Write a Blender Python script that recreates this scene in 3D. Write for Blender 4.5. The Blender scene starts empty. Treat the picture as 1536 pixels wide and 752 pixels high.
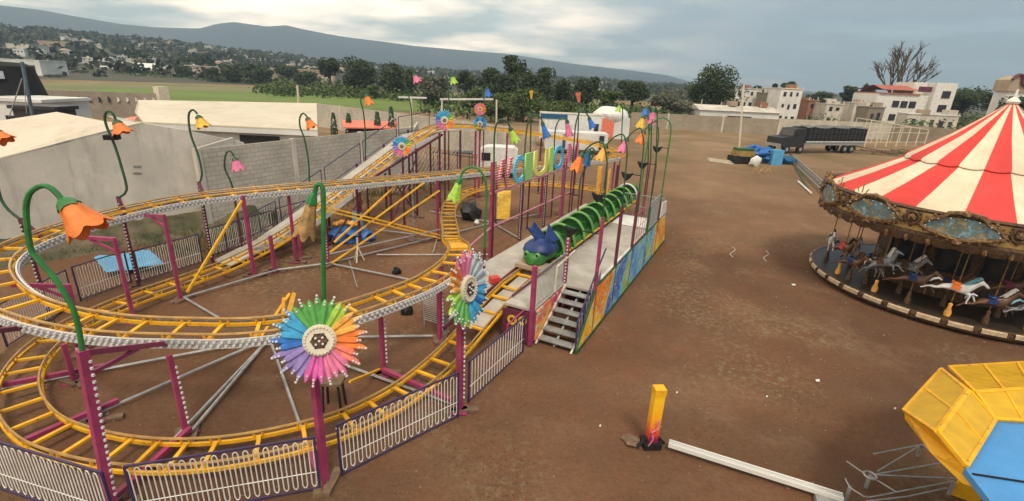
import bpy, bmesh, math, random
from mathutils import Vector, Matrix, noise
random.seed(7)
PI = math.pi
V = Vector
scene = bpy.context.scene
COL = scene.collection

# ---------------------------------------------------------------- camera model
FPX, ROLL, HZ, CAMH = 723.0, math.radians(2.6), 121.0, 7.0
PITCH = math.atan((376 - HZ) * math.cos(ROLL) / FPX)
cp_, sp_, cr_, sr_ = math.cos(PITCH), math.sin(PITCH), math.cos(ROLL), math.sin(ROLL)
def ray(x, y):
    dx = x - 768.; dy = -(y - 376.)
    u = dx * cr_ - dy * sr_; v = dx * sr_ + dy * cr_
    return V((u, v * sp_ + FPX * cp_, v * cp_ - FPX * sp_))
def at(x, y, z=0.):          # survey helper: sight line of a photo point met with height z
    r = ray(x, y); t = (z - CAMH) / r.z
    return V((r.x * t, r.y * t, z))
def atY(x, y, Y):            # ... met with the vertical plane at distance Y
    r = ray(x, y); t = Y / r.y
    return V((r.x * t, Y, CAMH + r.z * t))
# coaster axes: s runs along the station away from the camera, t to its left
O_ = at(862, 531); e_ = at(995, 362) - O_; e_.normalize()
U_ = V((e_.x, e_.y, 0)); T_ = V((-e_.y, e_.x, 0))
def W(s, t, z=0.): return V((O_.x, O_.y, 0)) + U_ * s + T_ * t + V((0, 0, z))

# ---------------------------------------------------------------- materials
def pm(name, c1, c2=None, scale=6., rough=.6, metal=0., bump=0., bscale=None, detail=5., spec=.4, coat=0., chips=0., streak=0.):
    m = bpy.data.materials.new(name); m.use_nodes = True
    nt = m.node_tree; N = nt.nodes; L = nt.links
    b = N['Principled BSDF']
    b.inputs['Roughness'].default_value = rough
    b.inputs['Metallic'].default_value = metal
    b.inputs['Specular IOR Level'].default_value = spec
    if coat: b.inputs['Coat Weight'].default_value = coat
    if c2 is None: c2 = tuple(x * .72 for x in c1)
    tc = N.new('ShaderNodeTexCoord')
    n = N.new('ShaderNodeTexNoise'); n.inputs['Scale'].default_value = scale; n.inputs['Detail'].default_value = detail
    n.inputs['Roughness'].default_value = .6
    L.new(tc.outputs['Object'], n.inputs['Vector'])
    r = N.new('ShaderNodeValToRGB'); e = r.color_ramp.elements
    e[0].position = .36; e[1].position = .66
    e[0].color = (*c2, 1); e[1].color = (*c1, 1)
    L.new(n.outputs['Fac'], r.inputs['Fac']); out = r.outputs['Color']
    def over(out, sc, lo, hi, col, vec=None, amt=1.):
        t = N.new('ShaderNodeTexNoise'); t.inputs['Scale'].default_value = sc; t.inputs['Detail'].default_value = 7; t.inputs['Roughness'].default_value = .7
        L.new(vec or tc.outputs['Object'], t.inputs['Vector']); q = N.new('ShaderNodeMapRange'); q.inputs['From Min'].default_value = lo; q.inputs['From Max'].default_value = hi; q.inputs['To Max'].default_value = amt
        L.new(t.outputs['Fac'], q.inputs['Value']); x = N.new('ShaderNodeMix'); x.data_type = 'RGBA'; L.new(q.outputs[0], x.inputs['Factor']); L.new(out, x.inputs['A']); x.inputs['B'].default_value = (*col, 1)
        return x.outputs['Result']
    if chips: out = over(out, 9, .60, .66, (.10, .055, .035), amt=chips); out = over(out, 1.3, .5, .75, tuple(.5 * a + .06 for a in c2), amt=.6)
    if streak:
        mp = N.new('ShaderNodeMapping'); mp.inputs['Scale'].default_value = (1, 1, .16); L.new(tc.outputs['Object'], mp.inputs['Vector'])
        out = over(out, 1.1, .5, .72, tuple(a * .55 for a in c2), mp.outputs[0], streak); out = over(out, .35, .5, .65, tuple(a * 1.12 for a in c1), None, streak * .7)
    L.new(out, b.inputs['Base Color'])
    if bump:
        n2 = N.new('ShaderNodeTexNoise'); n2.inputs['Scale'].default_value = bscale or scale * 6; n2.inputs['Detail'].default_value = 6
        L.new(tc.outputs['Object'], n2.inputs['Vector'])
        bp = N.new('ShaderNodeBump'); bp.inputs['Strength'].default_value = bump; bp.inputs['Distance'].default_value = .05
        L.new(n2.outputs['Fac'], bp.inputs['Height']); L.new(bp.outputs['Normal'], b.inputs['Normal'])
    return m
def nodes_of(m): return m.node_tree.nodes, m.node_tree.links, m.node_tree.nodes['Principled BSDF']

M = {}
M['yellow'] = pm('yellow paint', (.86, .46, .012), (.68, .33, .01), 3, .5, chips=.8)
M['railtan'] = pm('worn rail', (.50, .30, .09), (.34, .20, .07), 4, .4, .3)
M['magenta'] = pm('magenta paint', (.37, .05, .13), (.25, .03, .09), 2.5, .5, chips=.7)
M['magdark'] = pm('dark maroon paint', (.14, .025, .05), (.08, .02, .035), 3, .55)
M['pinkbeam'] = pm('faded pink beam', (.52, .22, .26), (.36, .14, .18), 3, .6)
M['purple'] = pm('dark purple fence paint', (.05, .03, .10), (.03, .02, .06), 4, .5)
M['green'] = pm('green stem paint', (.03, .22, .05), (.02, .13, .035), 3, .45, chips=.6)
M['gdark'] = pm('dark green stem', (.03, .10, .045), (.02, .06, .03), 3, .45)
M['galv'] = pm('galvanised steel', (.42, .42, .41), (.28, .28, .28), 5, .45, .4)
M['white'] = pm('white paint', (.74, .73, .70), (.56, .55, .51), 3, .5)
M['cream'] = pm('cream', (.66, .60, .48), (.52, .46, .35), 3, .6)
M['bulb'] = pm('bulb caps', (.70, .69, .68), (.46, .45, .45), 20, .3)
M['bandback'] = pm('band sheet metal', (.55, .54, .51), (.26, .25, .235), 11, .5, .1)
M['deck'] = pm('grey deck plate', (.47, .43, .375), (.35, .32, .275), 1.6, .65, 0, .15, 30, chips=.25)
M['steel_dark'] = pm('dark metal', (.03, .03, .035), (.018, .018, .02), 6, .5)
M['black'] = pm('black plastic', (.012, .012, .013), (.018, .018, .018), 6, .7, spec=.2)
M['brick'] = pm('raw brick', (.30, .15, .10), (.22, .11, .075), 1, .9)
M['oldred'] = pm('faded red roof', (.42, .12, .08), (.32, .09, .06), 1, .8)
M['dullyellow'] = pm('dull yellow enamel', (.38, .24, .06), (.22, .15, .05), 2, .6)
M['mast'] = pm('blue grey mast paint', (.10, .16, .20), (.06, .10, .13), 3, .6)
M['wood'] = pm('wood blocking', (.20, .13, .08), (.11, .07, .045), 9, .8, 0, .3, 40)
M['concrete'] = pm('plain render wall', (.60, .55, .475), (.44, .405, .35), .35, .9, 0, .15, 14, 8, streak=.75)
M['roofbeige'] = pm('beige sheet roof', (.60, .53, .42), (.52, .455, .355), .25, .75, streak=.35)
M['red'] = pm('red paint', (.62, .06, .04), (.45, .04, .03), 2, .6)
M['tan'] = pm('tan plaster', (.40, .31, .22), (.29, .22, .16), .3, .9)
M['whitewall'] = pm('white plaster', (.70, .69, .66), (.52, .51, .48), .3, .85)
M['glass'] = pm('dark window glass', (.03, .035, .04), (.02, .02, .025), 2, .15, 0)
M['rubber'] = pm('rubber', (.015, .015, .015), None, 5, .8)
M['blue'] = pm('blue tarp', (.03, .16, .45), (.02, .09, .28), 3, .45, 0, .5, 5)
M['bluetarp'] = pm('sky blue tarp', (.10, .36, .60), (.07, .27, .48), 2, .5, 0, .4, 5)
M['brass'] = pm('brass', (.62, .40, .12), (.42, .26, .08), 8, .3, .8)
M['gold'] = pm('gilt carving', (.34, .20, .06), (.10, .05, .025), 14, .45, .3, .6, 30)
M['carve'] = pm('dark carved trim', (.16, .085, .04), (.035, .02, .015), 16, .5, .1, .8, 34)
M['bark'] = pm('bark', (.12, .09, .065), (.06, .045, .035), 8, .9, 0, .4, 20)
M['wormgreen'] = pm('worm green', (.04, .20, .03), (.02, .10, .02), 4, .45)
M['wormlime'] = pm('light green rim', (.17, .38, .10), (.09, .24, .06), 4, .45)
M['oldgold'] = pm('weathered gold petals', (.42, .25, .08), (.20, .13, .06), 5, .6)
M['wormin'] = pm('dark green seat', (.022, .12, .022), (.012, .07, .015), 5, .5)
M['wormblue'] = pm('deep blue', (.015, .045, .18), (.008, .018, .07), 3, .45)
for k, c in dict(f_orange=(.88, .22, .035), f_yellow=(.82, .50, .05), f_pink=(.76, .20, .36), f_lime=(.40, .64, .08), f_blue=(.04, .18, .56), f_teal=(.01, .10, .22),
                 f_purple=(.29, .22, .50), f_green=(.13, .42, .10), f_cyan=(.07, .40, .68), f_magenta=(.66, .12, .38), f_gold=(.86, .42, .08), f_grey=(.42, .48, .52), f_salmon=(.85, .22, .14)).items():
    M[k] = pm('petal ' + k[2:], c, tuple(x * .66 for x in c), 6, .55, coat=.0)

# ---------------------------------------------------------------- mesh builder
class MB:
    def __init__(s): s.v = []; s.f = []; s.m = []; s.cur = 0
    def add(s, vs, fs):
        n = len(s.v); s.v += [V(a) for a in vs]
        for f in fs: s.f.append([i + n for i in f]); s.m.append(s.cur)
        return s
    def box(s, c, d, R=None):
        c = V(c); hx, hy, hz = d[0] / 2, d[1] / 2, d[2] / 2
        vs = [V((x, y, z)) for x in (-hx, hx) for y in (-hy, hy) for z in (-hz, hz)]
        if R is not None: vs = [R @ a for a in vs]
        return s.add([a + c for a in vs], [(0, 1, 3, 2), (4, 6, 7, 5), (0, 4, 5, 1), (2, 3, 7, 6), (0, 2, 6, 4), (1, 5, 7, 3)])
    def beam(s, a, b, w, h=None, up=(0, 0, 1)):
        a, b = V(a), V(b); h = h or w; d = b - a; L = d.length
        if L < 1e-6: return s
        d.normalize(); up = V(up)
        if abs(d.dot(up)) > .98: up = V((U_.x, U_.y, 0))
        x = d.cross(up).normalized(); z = x.cross(d)
        R = Matrix((x, d, z)).transposed()
        return s.box((a + b) / 2, (w, L, h), R)
    def tube(s, pts, r, n=6, closed=False, caps=True):
        pts = [V(p) for p in pts]; k = len(pts); rs = r if isinstance(r, (list, tuple)) else [r] * k
        ref = V((0, 0, 1)); rings = []; px = None
        for i in range(k):
            a = pts[(i - 1) % k] if (closed or i > 0) else pts[i]
            b = pts[(i + 1) % k] if (closed or i < k - 1) else pts[i]
            d = (b - a)
            if d.length < 1e-9: d = V((0, 0, 1))
            d.normalize()
            if px is None:
                x = d.cross(ref)
                if x.length < .05: x = d.cross(V((1, 0, 0)))
            else: x = px - d * px.dot(d)
            x.normalize(); px = x; y = d.cross(x)
            rings.append([pts[i] + (x * math.cos(q) + y * math.sin(q)) * rs[i] for q in [2 * PI * j / n for j in range(n)]])
        base = [p for rg in rings for p in rg]; fs = []
        for i in range(k if closed else k - 1):
            for j in range(n):
                a = i * n + j; b = i * n + (j + 1) % n; c = ((i + 1) % k) * n + (j + 1) % n; d = ((i + 1) % k) * n + j
                fs.append((a, b, c, d))
        if caps and not closed:
            fs.append(tuple(range(n - 1, -1, -1))); fs.append(tuple((k - 1) * n + j for j in range(n)))
        return s.add(base, fs)
    def lathe(s, prof, n=24, o=(0, 0, 0), R=None, mod=None, a0=0, a1=2 * PI):
        o = V(o); full = abs(a1 - a0 - 2 * PI) < 1e-6; k = n if full else n + 1; vs = []
        for (r, z) in prof:
            for j in range(k):
                q = a0 + (a1 - a0) * j / n; rr, zz = (r, z) if mod is None else mod(r, z, q)
                p = V((rr * math.cos(q), rr * math.sin(q), zz))
                vs.append((R @ p if R is not None else p) + o)
        fs = []
        for i in range(len(prof) - 1):
            for j in range(n):
                j2 = (j + 1) % k
                fs.append((i * k + j, i * k + j2, (i + 1) * k + j2, (i + 1) * k + j))
        return s.add(vs, fs)
    def blob(s, c, r, seed=0, sub=1, wob=.2):
        bm = bmesh.new(); bmesh.ops.create_icosphere(bm, subdivisions=sub, radius=1)
        rr = V(r) if not isinstance(r, (int, float)) else V((r, r, r))
        vs = []
        for a in bm.verts:
            k = 1 + wob * noise.noise(a.co * 1.7 + V((seed, seed * 2.3, 0)))
            vs.append(V((a.co.x * rr.x, a.co.y * rr.y, a.co.z * rr.z)) * k + V(c))
        s.add(vs, [[q.index for q in f.verts] for f in bm.faces]); bm.free(); return s
    def prism(s, poly, d):           # poly: 3-D outline, d: thickness vector
        n = len(poly); d = V(d); vs = [V(p) for p in poly] + [V(p) + d for p in poly]
        fs = [tuple(range(n - 1, -1, -1)), tuple(range(n, 2 * n))] + [(i, (i + 1) % n, n + (i + 1) % n, n + i) for i in range(n)]
        return s.add(vs, fs)
    def build(s, name, mats, parent=None, smooth=False, off=None):
        if not isinstance(mats, (list, tuple)): mats = [mats]
        o_ = off if off is not None else (ORG.get(parent.name) if parent else None) or V((0, 0, 0))
        me = bpy.data.meshes.new(name)
        me.from_pydata([tuple(a - o_) for a in s.v], [], s.f)
        for m in mats: me.materials.append(M[m] if isinstance(m, str) else m)
        if len(mats) > 1: me.polygons.foreach_set('material_index', s.m)
        bm = bmesh.new(); bm.from_mesh(me); bmesh.ops.recalc_face_normals(bm, faces=bm.faces); bm.to_mesh(me); bm.free()
        if smooth:
            me.polygons.foreach_set('use_smooth', [True] * len(me.polygons))
            try: me.set_sharp_from_angle(angle=math.radians(40))
            except Exception: pass
        o = bpy.data.objects.new(name, me); COL.objects.link(o)
        if parent: o.parent = parent; ORG[o.name] = o_
        return o
ORG = {}
def tag(o, label=None, cat=None, group=None, kind=None):
    if label: o['label'] = label
    if cat: o['category'] = cat
    if group: o['group'] = group
    if kind: o['kind'] = kind
    return o
def thing(name, label, cat, loc=(0, 0, 0), group=None, rz=0.):
    o = bpy.data.objects.new(name, None); COL.objects.link(o); o.location = loc; o.rotation_euler = (0, 0, rz)
    o.empty_display_size = .2
    ORG[o.name] = V(loc) if rz == 0 else V((0, 0, 0))
    return tag(o, label, cat, group)
def copy_tree(o, parent=None):
    c = o.copy(); COL.objects.link(c); c.parent = parent
    for ch in o.children: copy_tree(ch, c)
    return c
def single(mb, name, mats, label, cat, group=None, kind=None, smooth=False, loc=None):
    """one-mesh thing, origin at its base"""
    if loc is None:
        n = len(mb.v); cx = sum(p.x for p in mb.v) / n; cy = sum(p.y for p in mb.v) / n; loc = V((cx, cy, min(p.z for p in mb.v)))
    o = mb.build(name, mats, None, smooth, off=V(loc)); o.location = loc
    return tag(o, label, cat, group, kind)
def struct(mb, name, mats, smooth=False):
    o = mb.build(name, mats, None, smooth); o['kind'] = 'structure'; return o
def catmull(P, closed=False, step=.25):
    P = [V(p) for p in P]; n = len(P); out = []
    for i in range(n if closed else n - 1):
        if closed: a, b, c, d = P[(i - 1) % n], P[i], P[(i + 1) % n], P[(i + 2) % n]
        else: a, b, c, d = P[max(i - 1, 0)], P[i], P[i + 1], P[min(i + 2, n - 1)]
        k = max(2, int((c - b).length / step))
        for j in range(k):
            t = j / k
            out.append(.5 * ((2 * b) + (c - a) * t + (2 * a - 5 * b + 4 * c - d) * t * t + (3 * b - a - 3 * c + d) * t ** 3))
    if not closed: out.append(P[-1])
    return out
# ================================================================ light, sky, camera
cam = bpy.data.objects.new('camera', bpy.data.cameras.new('camera')); COL.objects.link(cam)
cam.location = (0, 0, CAMH)
cam.rotation_euler = (Matrix.Rotation(PI / 2 - PITCH, 3, 'X') @ Matrix.Rotation(ROLL, 3, 'Z')).to_euler()
cam.data.sensor_width = 36; cam.data.lens = 36 * FPX / 1536; cam.data.clip_end = 20000; cam.data.clip_start = .05
scene.camera = cam
scene.view_settings.view_transform = 'Standard'; scene.view_settings.look = 'None'
scene.view_settings.gamma = 1; scene.view_settings.exposure = EXPO = 0.6
SUN_EL, SUN_AZ = math.radians(57), math.radians(165)      # azimuth from +Y towards +X
sd = bpy.data.lights.new('sun', 'SUN'); sd.energy = 1.7; sd.angle = math.radians(13); sd.color = (1, .89, .74)
sun = bpy.data.objects.new('sun', sd); COL.objects.link(sun)
sdir = V((math.sin(SUN_AZ) * math.cos(SUN_EL), math.cos(SUN_AZ) * math.cos(SUN_EL), math.sin(SUN_EL)))
sun.rotation_euler = sdir.to_track_quat('Z', 'Y').to_euler()
wd = bpy.data.worlds.new('World'); scene.world = wd; wd.use_nodes = True
N = wd.node_tree.nodes; L = wd.node_tree.links
bg = N['Background']; bg.inputs['Strength'].default_value = .1
sky = N.new('ShaderNodeTexSky'); sky.sky_type = 'NISHITA'; sky.sun_disc = False
sky.sun_elevation = SUN_EL; sky.sun_rotation = SUN_AZ; sky.air_density = 1.2; sky.dust_density = 2; sky.altitude = 2300
tc = N.new('ShaderNodeTexCoord'); sep = N.new('ShaderNodeSeparateXYZ'); L.new(tc.outputs['Generated'], sep.inputs[0])
def math_(op, a, b=None, c=None, clamp=False):
    n = N.new('ShaderNodeMath'); n.operation = op; n.use_clamp = clamp
    for i, x in enumerate((a, b, c)):
        if x is None: continue
        if isinstance(x, (int, float)): n.inputs[i].default_value = x
        else: L.new(x, n.inputs[i])
    return n.outputs[0]
# cloud deck: the direction projected on a flat layer overhead
zc = math_('MAXIMUM', sep.outputs['Z'], .0)
den = math_('ADD', zc, .10)
px_ = math_('DIVIDE', sep.outputs['X'], den); py_ = math_('DIVIDE', sep.outputs['Y'], den)
cmb = N.new('ShaderNodeCombineXYZ'); L.new(px_, cmb.inputs[0]); L.new(py_, cmb.inputs[1])
n1 = N.new('ShaderNodeTexNoise'); n1.inputs['Scale'].default_value = .6; n1.inputs['Detail'].default_value = 6; n1.inputs['Roughness'].default_value = .5
L.new(cmb.outputs[0], n1.inputs['Vector'])
n2 = N.new('ShaderNodeTexNoise'); n2.inputs['Scale'].default_value = 1.1; n2.inputs['Detail'].default_value = 5; n2.inputs['Distortion'].default_value = .4
L.new(cmb.outputs[0], n2.inputs['Vector'])
# thick rain cloud towards the right of the view, broken bright cloud towards the left
side = N.new('ShaderNodeMapRange'); side.inputs['From Min'].default_value = -.2; side.inputs['From Max'].default_value = .5
side.interpolation_type = 'SMOOTHSTEP'; L.new(sep.outputs['X'], side.inputs['Value'])
bright = N.new('ShaderNodeValToRGB'); e = bright.color_ramp.elements
e[0].position = .43; e[0].color = (5.6, 6.0, 5.4, 1); e[1].position = .6; e[1].color = (19.5, 15.8, 11.8, 1)
L.new(n1.outputs['Fac'], bright.inputs['Fac'])
dark = N.new('ShaderNodeValToRGB'); e = dark.color_ramp.elements
e[0].position = .35; e[0].color = (1.9, 2.4, 2.75, 1); e[1].position = .7; e[1].color = (3.5, 4.3, 4.7, 1)
L.new(n2.outputs['Fac'], dark.inputs['Fac'])
mx = N.new('ShaderNodeMix'); mx.data_type = 'RGBA'
wob = math_('MULTIPLY_ADD', n2.outputs['Fac'], .5, -.25); sfac = math_('ADD', side.outputs[0], wob, clamp=True)
L.new(sfac, mx.inputs['Factor']); L.new(bright.outputs[0], mx.inputs['A']); L.new(dark.outputs[0], mx.inputs['B'])
mx2 = N.new('ShaderNodeMix'); mx2.data_type = 'RGBA'
cov = N.new('ShaderNodeMapRange'); cov.inputs['From Min'].default_value = .3; cov.inputs['From Max'].default_value = .55
cov.inputs['To Min'].default_value = .75; cov.inputs['To Max'].default_value = .97
L.new(n2.outputs['Fac'], cov.inputs['Value']); L.new(cov.outputs[0], mx2.inputs['Factor'])
L.new(sky.outputs[0], mx2.inputs['A']); L.new(mx.outputs['Result'], mx2.inputs['B'])
L.new(mx2.outputs['Result'], bg.inputs['Color'])

# ================================================================ ground
gm = bpy.data.materials.new('packed earth'); gm.use_nodes = True
N, L, B = nodes_of(gm)
def TEX(scale, detail=6, rough=.6, dist=0., vec=None, kind='ShaderNodeTexNoise'):
    n = N.new(kind); n.inputs['Scale'].default_value = scale
    if kind == 'ShaderNodeTexNoise':
        n.inputs['Detail'].default_value = detail; n.inputs['Roughness'].default_value = rough; n.inputs['Distortion'].default_value = dist
    L.new(vec or tcg.outputs['Object'], n.inputs['Vector']); return n
def RAMP(src, stops):
    r = N.new('ShaderNodeValToRGB'); e = r.color_ramp.elements
    while len(e) < len(stops): e.new(.5)
    for q, (p, c) in zip(e, stops): q.position = p; q.color = c if len(c) == 4 else (*c, 1)
    L.new(src, r.inputs['Fac']); return r.outputs['Color']
def MIX(f, a, b, mode='MIX'):
    n = N.new('ShaderNodeMix'); n.data_type = 'RGBA'; n.blend_type = mode
    for k, x in (('Factor', f), ('A', a), ('B', b)):
        if isinstance(x, (int, float)): n.inputs[k].default_value = x
        elif isinstance(x, tuple): n.inputs[k].default_value = (*x, 1)
        else: L.new(x, n.inputs[k])
    return n.outputs['Result']
tcg = N.new('ShaderNodeTexCoord')
big = TEX(.09, 5, .6, .6); mid = TEX(.55, 8, .65, .3); fine = TEX(9, 10, .75); grit = TEX(38, 4, .8)
base = RAMP(big.outputs['Fac'], [(.38, (.145, .076, .044)), (.5, (.225, .110, .061)), (.62, (.295, .165, .095))])
c = MIX(RAMP(mid.outputs['Fac'], [(.42, (0, 0, 0)), (.68, (.75, .75, .75))]), base, (.17, .105, .062))
lite = RAMP(TEX(.33, 9, .72, .2).outputs['Fac'], [(.52, (0, 0, 0)), (.72, (.7, .7, .7))])
c = MIX(lite, c, (.30, .19, .12))
weed = TEX(.21, 4, .5, .4); weed2 = TEX(5.5, 7, .75)
mm = N.new('ShaderNodeMath'); mm.operation = 'MULTIPLY'
L.new(RAMP(weed.outputs['Fac'], [(.50, (0, 0, 0)), (.60, (1, 1, 1))]), mm.inputs[0]); L.new(RAMP(weed2.outputs['Fac'], [(.5, (0, 0, 0)), (.62, (.9, .9, .9))]), mm.inputs[1])
c = MIX(mm.outputs[0], c, (.30, .235, .13))
c = MIX(RAMP(fine.outputs['Fac'], [(.25, (.85, .85, .85)), (.7, (0, 0, 0))]), c, MIX(1., c, (.62, .58, .56), 'MULTIPLY'))
c = MIX(RAMP(grit.outputs['Fac'], [(.62, (0, 0, 0)), (.74, (.5, .5, .5))]), c, (.30, .22, .16))
# tyre-rolled streaks along the lot
mp = N.new('ShaderNodeMapping'); mp.inputs['Rotation'].default_value = (0, 0, math.radians(-28)); mp.inputs['Scale'].default_value = (1.6, .09, 1)
L.new(tcg.outputs['Object'], mp.inputs['Vector'])
st = TEX(.9, 6, .6, .2, mp.outputs['Vector'])
c = MIX(RAMP(st.outputs['Fac'], [(.52, (0, 0, 0)), (.7, (.35, .35, .35))]), c, (.165, .094, .058))
# the earth turns from red-brown to olive and tan far down the lot
spy = N.new('ShaderNodeSeparateXYZ'); L.new(tcg.outputs['Object'], spy.inputs[0])
mr = N.new('ShaderNodeMapRange'); mr.inputs['From Min'].default_value = 20; mr.inputs['From Max'].default_value = 62; mr.inputs['To Max'].default_value = .8
L.new(spy.outputs['Y'], mr.inputs['Value'])
c = MIX(mr.outputs[0], c, RAMP(TEX(.12, 6, .6, .5).outputs['Fac'], [(.4, (.18, .135, .07)), (.6, (.29, .20, .12))]))
L.new(c, B.inputs['Base Color']); B.inputs['Roughness'].default_value = .95; B.inputs['Specular IOR Level'].default_value = .15
bp = N.new('ShaderNodeBump'); bp.inputs['Strength'].default_value = .9; bp.inputs['Distance'].default_value = .10
ad = N.new('ShaderNodeMath'); ad.operation = 'ADD'; L.new(fine.outputs['Fac'], ad.inputs[0]); L.new(mid.outputs['Fac'], ad.inputs[1])
L.new(ad.outputs[0], bp.inputs['Height']); L.new(bp.outputs['Normal'], B.inputs['Normal'])
g = MB()
GS = 3200
# one sheet: fine grid near (gentle bumps), coarse far
def gz(x, y):
    d = math.hypot(x, y - 15)
    k = max(0, 1 - d / 60)
    return k * (.035 * noise.noise(V((x * .35, y * .35, 0))) + .018 * noise.noise(V((x * 1.1, y * 1.1, 3)))) - .02 * k
xs = [-GS, -1200, -500, -200, -100, -60] + [-40 + i * .7 for i in range(115)] + [60, 100, 200, 500, 1200, GS]
ys = [-190, -120, -50, -20] + [-4 + i * .7 for i in range(90)] + [75, 100, 160, 300, 700, 1500, GS]
for y in ys:
    for x in xs: g.v.append(V((x, y, gz(x, y))))
nx = len(xs)
for j in range(len(ys) - 1):
    for i in range(nx - 1): g.f.append([j * nx + i, j * nx + i + 1, (j + 1) * nx + i + 1, (j + 1) * nx + i]); g.m.append(0)
struct(g, 'ground', gm, True)

# fields beyond the boundary walls
M['hillx'] = pm('dark ditch weeds', (.05, .055, .025), (.03, .035, .018), .3, .95)
M['fieldg'] = pm('green crop', (.13, .19, .03), (.095, .135, .025), .05, .95, detail=8)
M['fieldd'] = pm('dry pasture', (.20, .18, .075), (.11, .125, .045), .03, .95, detail=8)
f = MB(); z = .06
P = [at(-40, 149, z), at(620, 168, z), at(900, 168, z), at(900, 150, z), at(620, 139, z), at(240, 126, z), at(-40, 122, z)]
f.add(P, [tuple(range(7))]); struct(f, 'dry_field', 'fieldd')
f = MB(); z = .1
f.add([at(150, 155, z), at(620, 166, z), at(900, 174, z), at(960, 160, z), at(620, 146, z), at(150, 132, z)], [tuple(range(6))]); struct(f, 'green_field', 'fieldg')
f = MB(); z = .09; f.add([at(60, 138, z), at(300, 139.5, z), at(640, 150, z), at(640, 148.6, z), at(300, 138, z), at(60, 136.6, z)], [tuple(range(6))]); struct(f, 'ditch', 'hillx')

# ---------------------------------------------------------------- hills and mountains
def azel(x, y):
    q = ray(x, y); return math.atan2(q.x, q.y), math.atan2(q.z, math.hypot(q.x, q.y))
def prof(tab):
    T = [azel(*p) for p in tab]
    def f(a):
        if a <= T[0][0]: return T[0][1]
        for (a0, e0), (a1, e1) in zip(T, T[1:]):
            if a <= a1:
                k = (a - a0) / (a1 - a0); k = k * k * (3 - 2 * k) if False else k
                return e0 + (e1 - e0) * k
        return T[-1][1]
    return f
mtn = prof([(-700, -30), (-200, -20), (0, 8), (60, 15), (120, 26), (180, 36), (230, 41), (300, 43), (325, 36), (350, 33), (378, 37), (400, 40), (430, 38), (450, 43), (485, 50), (520, 56), (570, 62), (620, 69), (700, 76), (760, 81), (860, 96), (940, 105), (1000, 113), (1040, 124), (1080, 133), (1536, 152), (2200, 182)])
hil = prof([(-700, 10), (-200, 28), (0, 42), (100, 49), (200, 58), (300, 70), (400, 82), (480, 91), (600, 103), (750, 113), (900, 122), (1040, 132), (1536, 157), (2200, 188)])
def hill_z(a, d):     # wooded rise behind the fields, 260..900 m
    H = 900 * math.tan(hil(a)) + 7
    k = min(1, max(0, (d - 260) / 640)); 
    return max(-.5, H * (k ** 1.15)) + 2.2 * noise.noise(V((a * 14, d * .01, 0))) * min(1, k * 5)
def ringmesh(f, ds, a0, a1, n):
    g = MB()
    for d in ds:
        for i in range(n + 1):
            a = a0 + (a1 - a0) * i / n; g.v.append(V((d * math.sin(a), d * math.cos(a), f(a, d))))
    k = n + 1
    for j in range(len(ds) - 1):
        for i in range(n): g.f.append([j * k + i, j * k + i + 1, (j + 1) * k + i + 1, (j + 1) * k + i]); g.m.append(0)
    return g
M['hill'] = pm('scrub hillside', (.075, .07, .045), (.04, .043, .026), .03, .95, detail=10)
M['mtn'] = pm('forest mountain', (.03, .045, .05), (.02, .03, .038), .004, .95, detail=10)
A0, A1 = math.radians(-66), math.radians(66)
struct(ringmesh(hill_z, [255, 300, 360, 430, 500, 580, 660, 740, 820, 900, 1000, 1150], A0, A1, 260), 'hills', 'hill', True)
def mtn_z(a, d):
    top = 2900 * math.tan(mtn(a)) + 7
    k = max(0, 1 - abs(d - 2900) / 900)
    return -5 + (top + 5) * (k ** .8) + (9 * noise.noise(V((a * 34, d * .005, 5))) + 12 * noise.noise(V((a * 90, d * .009, 2))) if 0 < k < .95 else 0)
struct(ringmesh(mtn_z, [2000, 2150, 2300, 2450, 2600, 2750, 2900, 3050, 3200], A0, A1, 300), 'mountains', 'mtn', True)
# the air between
hz = MB(); HX = 3260
hz.box((0, 1520, 126), (2 * HX, 3480, 270))
hm = bpy.data.materials.new('haze air'); hm.use_nodes = True
nt = hm.node_tree; nt.nodes.clear(); pv = nt.nodes.new('ShaderNodeVolumePrincipled'); mo = nt.nodes.new('ShaderNodeOutputMaterial')
pv.inputs['Density'].default_value = HAZE = .00036; pv.inputs['Color'].default_value = (.52, .70, .88, 1); pv.inputs['Anisotropy'].default_value = .2
nt.links.new(pv.outputs[0], mo.inputs['Volume'])
h = hz.build('haze', hm); h['kind'] = 'stuff'
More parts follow.
